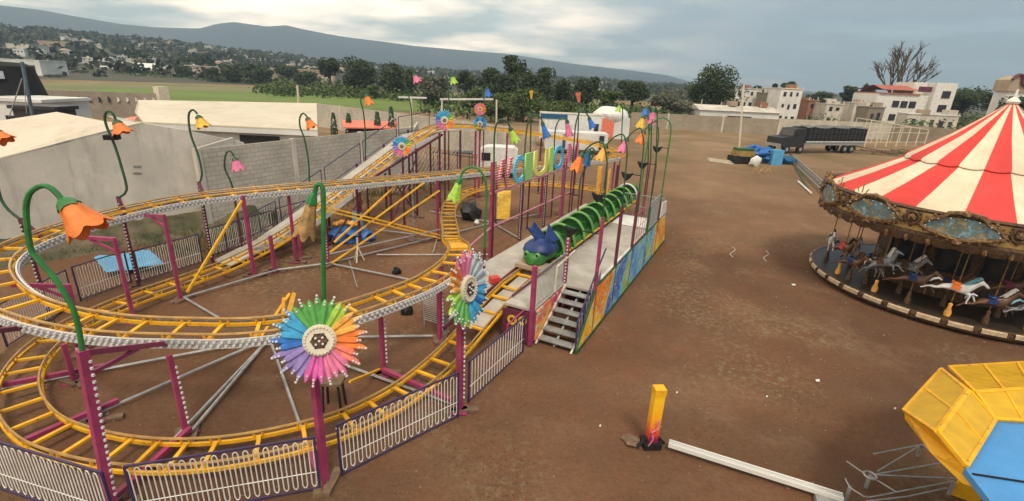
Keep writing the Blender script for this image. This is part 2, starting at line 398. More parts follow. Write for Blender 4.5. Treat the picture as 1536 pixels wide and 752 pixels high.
# ================================================================ roller coaster
LOOP = [(14, 2.55, 1.15), (8, 2.55, 1.15), (2, 2.55, 1.15), (.6, 2.55, 1.06), (-.9, 2.53, .78), (-2.4, 2.5, .5), (-3.8, 2.5, .43), (-4.8, 2.65, .42), (-5.7, 2.98, .42), (-6.6, 3.6, .42),
 (-7.35, 4.35, .42), (-7.95, 5.3, .42), (-8.35, 6.4, .42), (-8.55, 7.6, .42), (-8.42, 8.9, .42), (-8.0, 10.1, .42), (-7.35, 11.05, .42), (-6.5, 11.75, .42), (-5.5, 12.15, .42),
 (-4.4, 12.4, .42), (-3.2, 12.48, .42), (-1.9, 12.52, .46), (-.7, 12.58, .6), (.5, 12.62, .84), (1.6, 12.62, 1.17), (3.1, 12.62, 1.78), (5.6, 12.62, 2.74), (8.2, 12.62, 3.74), (9.8, 12.62, 4.3), (10.9, 12.6, 4.5),
 (12.6, 12.55, 4.5), (14.5, 12.1, 4.35), (16.4, 11.0, 4.12), (17.9, 9.2, 3.88), (18.8, 7.3, 3.65), (19.1, 5.7, 3.45), (18.5, 4.5, 3.25), (17.2, 4.35, 3.1), (15, 5.45, 3.0), (12.3, 6.8, 2.96), (9, 8.25, 2.93),
 (4.5, 10.15, 2.93), (1.9, 11.25, 2.95), (.4, 12.05, 2.94), (-.9, 12.8, 2.9), (-2.1, 13.25, 2.87), (-3.4, 13.4, 2.82), (-4.6, 13.3, 2.76), (-5.7, 13.05, 2.7), (-6.75, 12.6, 2.6), (-7.4, 11.95, 2.5),
 (-7.75, 11, 2.4), (-7.88, 9.7, 2.32), (-7.75, 8.6, 2.26), (-7.45, 7.6, 2.2), (-7.05, 6.75, 2.16), (-6.5, 5.9, 2.12), (-5.95, 5.1, 2.1), (-5.3, 4.55, 2.08), (-4.45, 4.12, 2.05), (-3.2, 3.85, 2.0), (-1.8, 3.68, 1.97), (-.4, 3.85, 1.98),
 (.8, 4.35, 1.93), (1.8, 5.05, 1.74), (3, 6.0, 1.32), (4.2, 7.0, .98), (5.6, 8.0, .78), (8, 9.8, .66), (10.5, 11.3, .62), (13, 12.0, .62), (15.5, 11.7, .64), (17.6, 10.2, .66), (18.6, 8, .7), (18.6, 5.8, .75), (17.7, 3.7, .88), (16, 2.75, 1.08)]
path = catmull([W(*p) for p in LOOP], True, .24)
NP_ = len(path)
def frame(i):
    d = (path[(i + 1) % NP_] - path[(i - 1) % NP_]).normalized(); side = V((d.y, -d.x, 0)).normalized()
    return path[i % NP_], d, side
RC = W(-3.9, 7.3, 0)
coaster = thing('roller_coaster', 'yellow tubular kiddie roller coaster track on magenta posts filling the fenced area', 'roller coaster', RC)
def near_idx(s, t, zmin=-9, zmax=99):
    p = W(s, t, 0); best = None
    for i, q in enumerate(path):
        if zmin <= q.z <= zmax:
            d = (q.xy - p.xy).length
            if best is None or d < best[0]: best = (d, i)
    return best[1]
GA = .33
NSEC = 16
bounds = [round(NP_ * k / NSEC) for k in range(NSEC + 1)]
acc = 0.
ties = []
for i in range(NP_):
    acc += (path[(i + 1) % NP_] - path[i]).length
    steep = path[i].z > .7 and abs(path[(i + 1) % NP_].z - path[i].z) > .06
    if acc > (.42 if steep else .56): ties.append(i); acc = 0
for k in range(NSEC):
    ids = list(range(bounds[k], bounds[k + 1] + 1))
    sec = bpy.data.objects.new('track_section', None); COL.objects.link(sec); sec.parent = coaster; sec.empty_display_size = .1; ORG[sec.name] = ORG[coaster.name]
    for sgn in (-1, 1):                       # lower stringers, square section
        m = MB()
        for a, b in zip(ids, ids[1:]):
            pa, da, sa = frame(a); pb, db, sb = frame(b)
            m.beam(pa + sa * sgn * (GA + .02) - V((0, 0, .15)), pb + sb * sgn * (GA + .02) - V((0, 0, .15)), .05, .07)
        for i in ids[:-1]:
            if i in ties:                          # short brackets joining rail and stringer
                p, d, s_ = frame(i)
                q = p + s_ * sgn * (GA + .01); m.beam(q - V((0, 0, .13)) - d * .06, q - d * .06, .035, .035); m.beam(q - V((0, 0, .13)) + d * .09, q + d * .09, .035, .035)
        m.build('side_beam', 'yellow', sec)
    for sgn in (-1, 1):
        m = MB(); m.tube([frame(i)[0] + frame(i)[2] * sgn * GA for i in ids], .028, 6)
        m.build('running_rail', 'railtan', sec, True)
    for i in ids[:-1]:
        if i in ties:
            p, d, s_ = frame(i); m = MB()
            m.beam(p - s_ * (GA - .012) - V((0, 0, .12)), p + s_ * (GA - .012) - V((0, 0, .12)), .075, .05); m.build('cross_tie', 'yellow', sec)
# bulb boards along both sides of the upper track
iu0 = near_idx(17.2, 4.35, 2.6, 3.4); iu1 = near_idx(-1.3, 3.7, 1.8, 2.2)
iu = iu0
nb = 0
while iu < iu1:
    ids = list(range(iu, min(iu + 9, iu1) + 1))
    for sgn in (-1, 1):
        b = MB(); off = GA + .09
        for a, c_ in zip(ids, ids[1:]):
            pa, da, sa = frame(a); pb, db, sb = frame(c_)
            qa = pa + sa * sgn * off; qb = pb + sb * sgn * off
            qb2 = qb
            b.cur = 0; b.beam(qa - V((0, 0, .16)), qb2 - V((0, 0, .16)), .02, .17)
            b.cur = 1; b.beam(qa - V((0, 0, .07)) , qb2 - V((0, 0, .07)), .034, .018); b.beam(qa - V((0, 0, .25)), qb2 - V((0, 0, .25)), .034, .018)
            L_ = (qb - qa).length; k = max(1, round(L_ / .115))
            for j in range(k):
                for zz in (-.115, -.205):
                    c0 = qa.lerp(qb, (j + .25 + (.0 if zz > -.15 else .5)) / k) + V((0, 0, zz)) + sa * sgn * .026
                    b.cur = 1; b.box(c0, (.05, .05, .045), Matrix.Rotation(math.atan2(da.y, da.x), 3, 'Z'))
        b.build('light_band', ['bandback', 'bulb'], coaster)
    iu += 9

def foot(m, p, wood=True):
    m.box(p + V((0, 0, .015)), (.34, .34, .03)); return m
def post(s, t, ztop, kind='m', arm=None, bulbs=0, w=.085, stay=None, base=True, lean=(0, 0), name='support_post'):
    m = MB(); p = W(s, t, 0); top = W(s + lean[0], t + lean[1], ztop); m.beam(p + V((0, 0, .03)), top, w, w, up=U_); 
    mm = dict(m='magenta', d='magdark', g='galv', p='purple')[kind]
    if bulbs:
        m.cur = 1; z = .35; fwd = V((0, -1, 0)) if bulbs == 1 else V((1, 0, 0))
        while z < ztop - .15:
            c0 = p.lerp(top, z / ztop); c0.z = z
            m.box(c0 + fwd * .065 + V((.03, 0, 0)), (.034, .034, .038)); z += .115
    o = m.build(name, [mm, 'bulb'], coaster)
    if base:
        fm = MB(); foot(fm, p); a = random.uniform(0, 3); R = Matrix.Rotation(a, 3, 'Z')
        fo = fm.build('foot_plate', mm, o)
        fw = MB(); fw.box(p + V((.12, 0, .03)), (.62, .16, .07), R); fw.box(p - V((.1, .05, -.02)), (.55, .14, .09), Matrix.Rotation(a + .3, 3, 'Z')); fw.build('wood_block', 'wood', o)
    if arm is not None:                        # bracket reaching from the post head to the track
        i = near_idx(s, t, arm - .5, arm + .5); q = path[i] - V((0, 0, .24)); d = V((q.x - top.x, q.y - top.y, 0)); dl = d.length; 
        if dl > .12:
            d.normalize(); a_ = MB(); e2 = V((q.x, q.y, 0)) - d * .26 + V((0, 0, q.z))
            a_.beam(top - V((0, 0, .05)), e2, .09, .09); a_.beam(top - V((0, 0, .42)), top.lerp(e2, .55) - V((0, 0, .06)), .06, .06)
            a_.build('arm', mm, o)
    return o
# under the near end and the first curve
post(-8.72, 4.82, 2.95, arm=2.2, bulbs=2, w=.13, lean=(.2, .0))
post(-7.71, 7.55, 1.9, w=.1, arm=2.2, bulbs=1); post(-7.1, 5.57, 1.87, bulbs=2); post(-3.42, 3.75, 1.76, bulbs=2)
post(-1.35, 3.55, 1.74, bulbs=2, w=.11); post(-.15, 4.35, 1.7, w=.1); post(1.2, 4.2, 1.5); 
post(-6.55, 2.3, 2.75, w=.11, name='flower_post'); post(-3.62, 1.36, 2.75, w=.12, bulbs=2, name='flower_post')
post(-3.65, 11.9, 2.8, arm=2.8); post(-5.15, 11.5, 2.55, arm=2.7); post(-1.15, 11.85, 2.92, w=.1); post(-6.6, 10.7, 1.9, arm=2.4); post(-7.35, 9.5, 1.0)
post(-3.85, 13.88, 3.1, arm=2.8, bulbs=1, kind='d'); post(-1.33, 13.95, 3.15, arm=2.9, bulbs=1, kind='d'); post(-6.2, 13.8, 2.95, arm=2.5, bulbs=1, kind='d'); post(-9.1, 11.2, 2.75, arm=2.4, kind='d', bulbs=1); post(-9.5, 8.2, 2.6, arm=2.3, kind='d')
# under the diagonal straight
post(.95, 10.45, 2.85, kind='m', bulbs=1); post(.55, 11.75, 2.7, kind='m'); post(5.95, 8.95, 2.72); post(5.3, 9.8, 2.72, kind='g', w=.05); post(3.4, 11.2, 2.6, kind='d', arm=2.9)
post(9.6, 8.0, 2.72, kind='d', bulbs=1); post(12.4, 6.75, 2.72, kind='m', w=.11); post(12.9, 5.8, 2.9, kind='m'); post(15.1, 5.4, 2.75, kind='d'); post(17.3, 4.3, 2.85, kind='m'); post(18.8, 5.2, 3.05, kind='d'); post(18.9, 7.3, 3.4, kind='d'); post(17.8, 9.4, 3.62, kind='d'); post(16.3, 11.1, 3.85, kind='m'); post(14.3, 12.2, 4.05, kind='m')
# beside and under the lift hill
post(-.5, 11.6, 1.37, w=.1); post(.9, 11.9, 1.0, w=.08); 
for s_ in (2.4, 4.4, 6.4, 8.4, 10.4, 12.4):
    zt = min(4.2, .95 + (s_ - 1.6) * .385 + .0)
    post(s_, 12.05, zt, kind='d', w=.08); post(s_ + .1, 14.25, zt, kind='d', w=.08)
# ground ties: galvanised pipes from the middle of the curve
def bar(a, b, r=.035, mat='galv', name='ground_beam', z=.1, z2=None):
    m = MB(); m.tube([W(*a, z), W(*b, z if z2 is None else z2)], r, 6); return m.build(name, mat, coaster, True)
hub = (-3.85, 7.4)
for e2 in [(-8.4, 10.4), (-8.8, 7.75), (-8.6, 4.9), (-7.05, 5.5), (-6.55, 2.5), (-3.62, 1.6), (-1.4, 3.75)]: bar(hub, e2)
for a, b in [((-8.4, 10.4), (-6.7, 9.3)), ((-8.8, 7.75), (-7.3, 7.65)), ((-7.05, 5.5), (-8.6, 4.9)), ((-6.55, 2.5), (-5.95, 3.6)), ((-3.62, 1.6), (-3.5, 3.7))]:
    m = MB(); m.beam(W(*a, .19), W(*b, .19), .1, .09); m.build('outrigger', 'magenta', coaster)
bar((-3.6, 11.8), (-.5, 11.4)); bar((-.5, 11.4), (1, 10.4)); bar((1, 10.4), (6, 9)); bar((-3.6, 11.8), (-3.9, 9.3)); bar((6, 9), (9.5, 8.1)); bar((9.5, 8.1), (13, 6.7)); bar((1, 10.2), (1.4, 6.9)); bar((1.6, 10), (-.1, 7.9), .02)
bar((6, 9), (4.2, 7.9)); bar((9.6, 8.0), (9.4, 12)); bar((5.3, 5.9), (2.7, 9.6), .025); bar((.95, 10.3), (6.0, 8.8), .03, z=.5); bar((6, 9), (5.2, 12)); bar((9.5, 8.1), (8.0, 5.8))
# yellow cross braces
def brace(a, b, mat='yellow', w=.06, name='cross_brace'):
    m = MB(); m.beam(W(*a), W(*b), w, w, up=(.3, .5, .8)); return m.build(name, mat, coaster)
brace((.95, 10.35, 2.35), (5.9, 8.85, .25)); brace((.95, 10.25, 2.2), (5.85, 8.75, .12)); brace((1.0, 10.35, .55), (5.2, 9.1, 2.72)); brace((.98, 10.3, .12), (5.9, 8.8, 2.3)); brace((1.2, 10.3, .9), (4.6, 9.9, 2.75))
brace((-3.45, 11.85, .2), (-1.2, 11.85, 2.75), w=.07); brace((-4.9, 6.2, .95), (-3.6, 6.7, 1.5), w=.06); brace((-5.0, 4.9, 2.02), (-3.55, 6.6, 1.5), w=.09); brace((-5.1, 4.95, 1.95), (-3.75, 6.75, 1.42), w=.06)
brace((-5.0, 3.2, .9), (-3.5, 3.8, .15), w=.05)
brace((2.5, 12.05, .1), (4.4, 12.05, 1.7), 'magdark', .05); brace((6.4, 12.05, .1), (8.4, 12.05, 3.1), 'magdark', .05); brace((8.4, 12.05, .1), (6.4, 12.05, 2.5), 'magdark', .05); brace((4.4, 12.05, 2.3), (10.6, 12.0, 4.1), 'magdark', .09)
# smooth hump sheet where the upper track dips
ih = near_idx(1.35, 4.75, 1.6, 2.0); p, d, s_ = frame(ih); m = MB()
hp = [frame(ih - 1 + j)[0] - V((0, 0, .06)) for j in range(4)]
for a, b in zip(hp, hp[1:]): m.beam(a, b, .58, .03)
m.build('guard_sheet', 'yellow', coaster)
# lift hill: side fascia, chain trough, service walkway with handrail
def liftz(s): return .84 + max(0, (s - .5)) * .3 if s < 1.6 else min(4.3, 1.17 + (s - 1.6) * .385)
m = MB(); prev = None
for k in range(41):
    s_ = -.4 + k * .28; z = liftz(s_) - .30; q = W(s_, 12.62, z)
    if prev: m.beam(prev, q, .2, .03); m.beam(prev + T_ * .14 + V((0, 0, .05)), q + T_ * .14 + V((0, 0, .05)), .02, .12); m.beam(prev - T_ * .14 + V((0, 0, .05)), q - T_ * .14 + V((0, 0, .05)), .02, .12)
    prev = q
m.build('chain_trough', 'bandback', coaster)
m = MB()
for a, b in zip([2.0, 4.2, 6.4, 8.6], [4.1, 6.3, 8.5, 10.7]): m.prism([W(a, 12.2, liftz(a) - .34), W(b, 12.2, liftz(b) - .34), W(b, 12.2, liftz(b) - .1), W(a, 12.2, liftz(a) - .1)], T_ * -.02)
m.build('lift_fascia', 'white', coaster)
walk = MB(); pts = [(-1.2, .12), (.6, .45), (2, .95), (9.8, 3.98), (12.4, 4.1), (14.2, 4.0)]
for (a, za), (b, zb) in zip(pts, pts[1:]): walk.prism([W(a, 13.1, za), W(b, 13.1, zb), W(b, 14.1, zb), W(a, 14.1, za)], V((0, 0, -.05)))
walk = walk.build('lift_walkway', 'deck', coaster)
def wz(s):
    for (a, za), (b, zb) in zip(pts, pts[1:]):
        if s <= b: return za + (zb - za) * (s - a) / (b - a)
    return pts[-1][1]
for a, b in [(-.6, 1.7), (1.9, 4.2), (4.4, 6.7), (6.9, 9.4), (9.6, 12.3)]:
    m = MB()
    for q in (a, b): m.tube([W(q, 14.15, wz(q)), W(q, 14.15, wz(q) + 1.0)], .022, 5)
    m.tube([W(a, 14.15, wz(a) + 1.0), W(b, 14.15, wz(b) + 1.0)], .022, 5); m.tube([W(a, 14.15, wz(a) + .12), W(b, 14.15, wz(b) + .12)], .018, 5)
    if a < 1.8:
        for k in range(1, 20): q = a + (b - a) * k / 20; m.tube([W(q, 14.15, wz(q) + .12), W(q, 14.15, wz(q) + 1.0)], .009, 4)
    m.build('handrail', 'purple', walk, True)

# ---------------------------------------------------------------- boundary fence panels
def fence_panel(a, b, label, h=1.15, straight=False):
    A, Bp = W(*a), W(*b); d = Bp - A; Ln = d.length; d.normalize(); up = V((0, 0, 1))
    o = thing('fence_panel', label, 'fence panel', A, 'fence panels around the roller coaster')
    m = MB()
    for q in (A, Bp): m.beam(q + up * .02, q + up * h, .035, .035, up=d)
    m.beam(A + up * h, Bp + up * h, .036, .03); m.beam(A + up * .06, Bp + up * .06, .03, .025); m.build('frame', 'purple', o)
    m = MB()
    if straight:
        k = int(Ln / .12)
        for j in range(1, k): q = A + d * (Ln * j / k); m.tube([q + up * .08, q + up * (h - .03)], .011, 5)
    else:                                       # one rod bent into long loops
        k = int(Ln / .075); k -= k % 2; w_ = Ln / k; pp = []
        for j in range(k):
            x = w_ * (j + .5); lo, hi = .13, h - .07
            if j % 2 == 0: pp += [(x, hi - .03), (x, lo + .05), (x + w_ * .18, lo), (x + w_ * .5, lo - .02), (x + w_ * .82, lo)]
            else: pp += [(x, lo + .05), (x, hi - .05), (x + w_ * .18, hi), (x + w_ * .5, hi + .02), (x + w_ * .82, hi)]
        m.tube([A + d * x + up * z for x, z in pp], .0105, 4)
    m.tube([A + up * .42, Bp + up * .42], .009, 4)
    m.build('bent_rod', 'white', o)
    return o
fence_panel((-.68, 1.25), (-3.3, 1.33), 'straight barred fence panel next to the stairs and magenta station front', 1.1, True)
fence_panel((-3.85, 1.25), (-6.3, 2.16), 'looped white rod fence panel between the two big pinwheel flower posts')
fence_panel((-6.72, 2.25), (-8.62, 4.2), 'looped rod fence panel between big pinwheel flower and tall post with orange bell')
fence_panel((-8.85, 4.35), (-9.45, 6.95), 'looped rod fence panel left of the tall post with the orange bell flower')
fence_panel((-9.5, 7.2), (-9.3, 9.7), 'fence panel along the outside of the left track curve')
fence_panel((-9.2, 9.95), (-7.75, 12.35), 'short stretch of looped fence at the left frame edge beneath the upper track')
fence_panel((-7.5, 12.6), (-5.5, 14.1), 'looped fence panel just left of the sky blue tarp')
fence_panel((-5.3, 14.2), (-3.78, 14.5), 'looped fence panel directly before the sky blue tarp')
fence_panel((-3.6, 14.3), (-1.45, 14.4), 'looped fence panel just right of the sky blue tarp')
fence_panel((-.9, 14.75), (2.2, 15.2), 'looped fence panel behind the foot of the lift hill walkway')
fence_panel((2.5, 15.3), (5.6, 15.6), 'looped fence panel behind the middle of the lift hill')
# ================================================================ station platform
SP = W(1.3, 1.5, 0)
st_ = thing('station_platform', 'long steel boarding platform with painted sides and stairs beside the green worm train', 'platform', SP)
m = MB()
m.prism([W(1.95, .06, 1.08), W(11.4, .06, 1.08), W(11.4, 2.12, 1.08), W(-.2, 2.12, 1.08), W(-.2, 1.22, 1.08), W(1.95, 1.22, 1.08)], V((0, 0, -.07)))
dk = m.build('deck', 'deck', st_)
m = MB(); m.prism([W(-1.7, 3.0, .98), W(13, 3.0, .98), W(13, 4.45, .98), W(1.4, 4.35, .98), W(-.1, 3.6, .98)], V((0, 0, -.06))); m.build('deck', 'deck', st_)
m = MB()                                   # sheet between the station rails
P = [(-1.05, .62), (.6, .86), (2, .97), (13.5, .97)]
for (a, za), (b, zb) in zip(P, P[1:]): m.prism([W(a, 2.3, za), W(b, 2.3, zb), W(b, 2.8, zb), W(a, 2.8, za)], V((0, 0, -.04)))
m.build('track_sheet', 'deck', st_)
# wooden-edged side pieces by the rails
m = MB(); m.beam(W(-1.9, 3.02, .78), W(2.2, 3.02, 1.12), .05, .12); m.beam(W(2.2, 3.02, 1.12), W(13, 3.02, 1.12), .05, .1); m.beam(W(.2, 2.1, 1.14), W(12, 2.1, 1.14), .04, .06); m.build('edge_strip', 'magdark', st_)
# painted skirt along the outside
def mural(name, seed, swirl):
    m = bpy.data.materials.new(name); m.use_nodes = True
    global N, L, B, tcg
    N, L, B = nodes_of(m); tcg = N.new('ShaderNodeTexCoord'); B.inputs['Roughness'].default_value = .45
    mp = N.new('ShaderNodeMapping'); mp.inputs['Location'].default_value = (seed, seed * .7, seed * .3); L.new(tcg.outputs['Object'], mp.inputs['Vector'])
    n = TEX(.55, 3, .5, 1.6, mp.outputs[0]); c = RAMP(n.outputs['Fac'], swirl)
    n2 = TEX(2.6, 4, .6, 2.5, mp.outputs[0])
    c = MIX(RAMP(n2.outputs['Fac'], [(.57, (0, 0, 0)), (.63, (.9, .9, .9))]), c, (.62, .66, .6))
    n3 = TEX(1.9, 3, .5, 3., mp.outputs[0])
    c = MIX(RAMP(n3.outputs['Fac'], [(.60, (0, 0, 0)), (.64, (.85, .85, .85))]), c, (.05, .22, .07))
    L.new(c, B.inputs['Base Color']); return m
mur_blue = mural('painted landscape blue', 3.1, [(.34, (.03, .14, .50)), (.44, (.10, .36, .66)), (.52, (.26, .55, .70)), (.60, (.18, .45, .12)), (.7, (.7, .6, .10))])
mur_or = mural('painted flames orange', 8.2, [(.32, (.80, .16, .03)), (.44, (.88, .36, .02)), (.6, (.9, .58, .05))])
mur_pk = mural('painted pink swirl', 5.5, [(.38, (.45, .03, .10)), (.5, (.68, .13, .13)), (.6, (.85, .42, .05))])
def side(poly, mat, name='painted_panel', t=.0, th=-.04, par=st_):
    m = MB(); m.prism([W(s, t, z) for s, z in poly], T_ * th); return m.build(name, mat, par)
side([(.05, .1), (2.4, .1), (3.1, 1.53), (1.3, 1.5)], mur_or)
side([(2.43, .1), (9.2, .1), (9.2, 1.55), (3.13, 1.53)], mur_blue)
side([(9.23, .1), (11.9, .12), (11.2, 1.45), (9.23, 1.55)], mur_or)
m = MB(); m.beam(W(.0, -.03, .05), W(11.95, -.03, .05), .07, .09); m.beam(W(0, -.02, .1), W(1.33, -.02, 1.53), .06, .05); m.beam(W(1.33, -.02, 1.55), W(11.2, -.02, 1.58), .05, .05); m.build('skirt_edge', 'gdark', st_)
side([(10.0, 1.56), (11.25, 1.5), (11.0, 2.2), (10.0, 2.3)], 'white', 'end_panel', t=-.0)
m = MB(); m.prism([W(9.7, .06, 1.1), W(11.5, .06, 1.1), W(11.9, .06, .5), W(11.9, 2.0, .5), W(11.5, 2.0, 1.1)][0:2] + [W(11.5, 2.0, 1.1), W(9.7, 2.0, 1.1)], V((0, 0, .02))); m.build('end_ramp', 'whitewall', st_)
m = MB(); m.prism([W(1.95, .42, 1.085), W(11.4, .42, 1.085), W(11.4, .1, 1.085), W(1.95, .1, 1.085)], V((0, 0, .006))); m.build('edge_walk', 'whitewall', st_)
# left stringer skirt and front box
side([(-.1, .1), (.1, .1), (1.95, 1.02), (-.1, 1.02)], mur_pk, t=1.2)
side([(-.25, .12), (-.1, .12), (-.1, 1.0), (-.25, 1.0)], 'magenta', 'corner_panel', t=1.22)
m = MB(); m.prism([W(-.28, 1.25, .05), W(-.28, 1.25, 1.0), W(-.28, 2.15, .95), W(-.28, 2.15, .05)], U_ * .04); fp = m.build('front_panel', 'magdark', st_)
m = MB()
Rf = Matrix((T_, V((0, 0, 1)), -U_)).transposed()
for tt, zz, rr in ((1.5, .72, .13), (1.82, .66, .15)):
    m.lathe([(rr, 0), (rr, .02), (rr * .55, .02), (rr * .55, 0)], 20, W(-.29, tt, zz), Rf)
m.build('painted_ring', 'f_yellow', fp)
# stairs
sw = MB(); sw.prism([W(-.1, 1.12, .02), W(1.92, 1.12, 1.1), W(1.98, 1.12, .9), W(.1, 1.12, .02)], T_ * .05); sw.prism([W(-.1, .06, .02), W(1.92, .06, 1.1), W(1.98, .06, .9), W(.1, .06, .02)], T_ * .05)
sta = sw.build('stairs', 'cream', st_)
for k in range(6):
    z = .16 + k * .165; s_ = -.02 + k * .315; q = MB(); q.prism([W(s_, .11, z), W(s_ + .27, .11, z), W(s_ + .27, 1.12, z), W(s_, 1.12, z)], V((0, 0, -.035))); q.build('step', 'galv', sta)
m = MB(); m.prism([W(.0, .6, .03), W(1.9, .6, 1.0), W(1.95, .6, .9), W(.12, .6, .03)], T_ * .06); m.build('centre_stringer', 'galv', sta)
m = MB(); m.tube([W(-.02, .0, .15), W(-.02, .0, 1.0), W(1.3, .0, 2.05), W(1.95, .0, 2.5)], .024, 6); m.tube([W(.5, .0, .7), W(.5, 0., 1.4)], .015, 5)
for k in range(7): 
    a = .1 + k * .17; m.tube([W(a, .02, a * .62 + .2), W(a + .1, .02, a * .62 + .5), W(a, .02, a * .62 + .8), W(a + .1, .02, a * .7 + 1.0)], .01, 4)
m.build('stair_rail', 'purple', sta, True)
m = MB(); m.prism([W(0.05, .03, .25), W(1.85, .03, 1.25), W(1.85, .03, 1.9), W(.05, .03, .8)], T_ * .012); m.build('rail_sheet', 'galv', sta)
m = MB(); m.tube([W(1.2, 1.2, 1.1), W(1.25, 1.2, 1.9), W(2.7, 1.2, 1.98)], .03, 6); m.build('stair_rail', 'cream', sta, True)
# railing between stair and track
def railing(a, b, t, z0, z1, mat='galv', step=.09, nm='railing', t2=None):
    m = MB(); t2 = t if t2 is None else t2
    m.tube([W(a, t, z1), W(b, t2, z1)], .02, 5); m.tube([W(a, t, z0), W(b, t2, z0)], .018, 5); m.tube([W(a, t, (z0 + z1) / 2), W(b, t2, (z0 + z1) / 2)], .01, 4)
    k = int(abs(b - a) / step + abs(t2 - t) / step)
    for j in range(1, k): q = a + (b - a) * j / k; tq = t + (t2 - t) * j / k; m.tube([W(q, tq, z0), W(q, tq, z1)], .008, 4)
    return m.build(nm, mat, st_, True)
railing(-.15, 2.05, 1.24, 1.14, 2.1)
railing(5.4, 7.4, .0, 1.62, 2.75, 'magenta', .4); railing(7.65, 9.5, .0, 1.62, 2.75, 'galv', .07); railing(11.3, 11.4, .1, 1.1, 2.2, 'galv', .1, t2=2.0)
m = MB(); m.tube([W(-1.2, 1.5, .72), W(-1.2, 1.5, 1.0), W(.1, 1.5, 1.02), W(.1, 1.5, .75)], .025, 6); m.build('guard_hoop', 'magenta', st_, True)
m = MB(); m.box(W(1.0, 3.15, 1.12), (.3, .24, .18), Matrix.Rotation(.5, 3, 'Z')); m.build('brake_box', 'red', st_)
# roof posts: right side in two colours with a stem on top, left pair row
def ppost(s, t, z0, z1, mat='magenta', w=.09, bulbs=False):
    m = MB(); m.beam(W(s, t, z0), W(s, t, z1), w, w, up=U_)
    if bulbs:
        m.cur = 1; z = z0 + .1
        while z < z1: m.box(W(s - .07, t - .02, z), (.04, .04, .045)); z += .115
    m.build('post', [mat, 'bulb'], st_)
ppost(-.26, 1.24, .02, 2.4, w=.11); ppost(2.1, 1.24, .02, 2.55, w=.11, bulbs=True)
PR = [1.28, 3.24, 5.28, 7.54, 9.62]
for k, s_ in enumerate(PR): ppost(s_, .0, .05, [3.6, 3.5, 3.6, 2.6, 2.4][k], ['magenta', 'magdark', 'magdark', 'gdark', 'magdark'][k], w=.085)
for s_, z in ((5.3, 3.95), (8.0, 2.7), (10.7, 2.7), (12.95, 2.7), (13.15, 3.2)): ppost(s_, 5.8, .03, z, 'magenta' if s_ in (5.3, 12.95, 13.15) else 'magdark', w=.11, bulbs=s_ > 5.5)
m = MB(); m.tube([W(5.3, 5.8, 1.28), W(14.5, 5.8, 1.2)], .045, 6); m.tube([W(1.6, 5.3, .95), W(5.3, 5.8, 1.28)], .045, 6); m.build('side_beam', 'pinkbeam', st_, True)
m = MB(); m.beam(W(5.2, 5.8, 2.72), W(15.2, 5.8, 2.66), .07, .08); m.build('sign_beam', 'pinkbeam', st_)
for s_ in (14.0, 15.5): ppost(s_, 3.6, .05, 2.8, 'f_gold' if s_ == 14 else 'magdark', w=.1)
ppost(14.6, 4.3, .05, 2.75, 'f_gold', w=.22)
for s_ in (3.0, 6.0, 9.0, 12.0): ppost(s_, 4.1, .02, .95, 'magdark', w=.08)


# ---------------------------------------------------------------- letter sign over the station
sg = thing('letter_sign', 'row of big coloured letters standing on a beam over the far side of the station', 'sign', W(5.2, 5.8, 2.76))
def striped(name, c1, c2, sc=18.):
    m = bpy.data.materials.new(name); m.use_nodes = True; N_, L_, B_ = nodes_of(m)
    t = N_.new('ShaderNodeTexCoord'); w_ = N_.new('ShaderNodeTexWave'); w_.bands_direction = 'Z'; w_.inputs['Scale'].default_value = sc / 6; w_.inputs['Distortion'].default_value = .3
    r = N_.new('ShaderNodeValToRGB'); e = r.color_ramp.elements; e[0].position = .5; e[1].position = .62; e[0].color = (*c1, 1); e[1].color = (*c2, 1)
    L_.new(t.outputs['Object'], w_.inputs['Vector']); L_.new(w_.outputs['Fac'], r.inputs['Fac']); L_.new(r.outputs['Color'], B_.inputs['Base Color']); B_.inputs['Roughness'].default_value = .5
    return m
Rt = Matrix((U_, V((0, 0, 1)), -T_)).transposed().to_4x4()
lm = dict(W=striped('letter red', (.55, .02, .05), (.75, .5, .5)), C=striped('letter cyan', (.03, .38, .68), (.25, .55, .6)), I=striped('letter green', (.15, .5, .12), (.42, .65, .25)), U=striped('letter yellow', (.68, .6, .06), (.75, .7, .3)),
          J=striped('letter lime', (.35, .62, .08), (.5, .7, .25)), O=striped('letter blue', (.03, .3, .62), (.12, .5, .7)), M=striped('letter pink', (.7, .05, .22), (.75, .45, .5)))
for ch, key, s0, s1 in (('W', 'W', 5.35, 6.95), ('C', 'C', 7.1, 8.05), ('I', 'I', 8.2, 8.95), ('U', 'U', 9.1, 10.7), ('I', 'J', 10.85, 11.35), ('O', 'O', 11.4, 12.7), ('M', 'M', 13.3, 14.9)):
    cu = bpy.data.curves.new('letter', 'FONT'); cu.body = ch; cu.extrude = .035; cu.offset = .012; cu.bevel_depth = 0; cu.size = 1.0
    tmp = bpy.data.objects.new('letter_tmp', cu); COL.objects.link(tmp); bpy.context.view_layer.update()
    me = bpy.data.meshes.new_from_object(tmp.evaluated_get(bpy.context.evaluated_depsgraph_get())); me.name = 'letter'
    COL.objects.unlink(tmp); bpy.data.objects.remove(tmp)
    xs_ = [v.co.x for v in me.vertices]; ys_ = [v.co.y for v in me.vertices]
    sx = (s1 - s0) / (max(xs_) - min(xs_)); sy = 1.22 / (max(ys_) - min(ys_))
    me.transform(Matrix.Diagonal((sx, sy, 1, 1)) @ Matrix.Translation((-min(xs_), -min(ys_), 0)))
    me.transform(Matrix.Translation(U_ * (s0 - 5.2)) @ Rt)
    me.materials.clear(); me.materials.append(lm[key])
    o = bpy.data.objects.new('letter', me); COL.objects.link(o); o.parent = sg

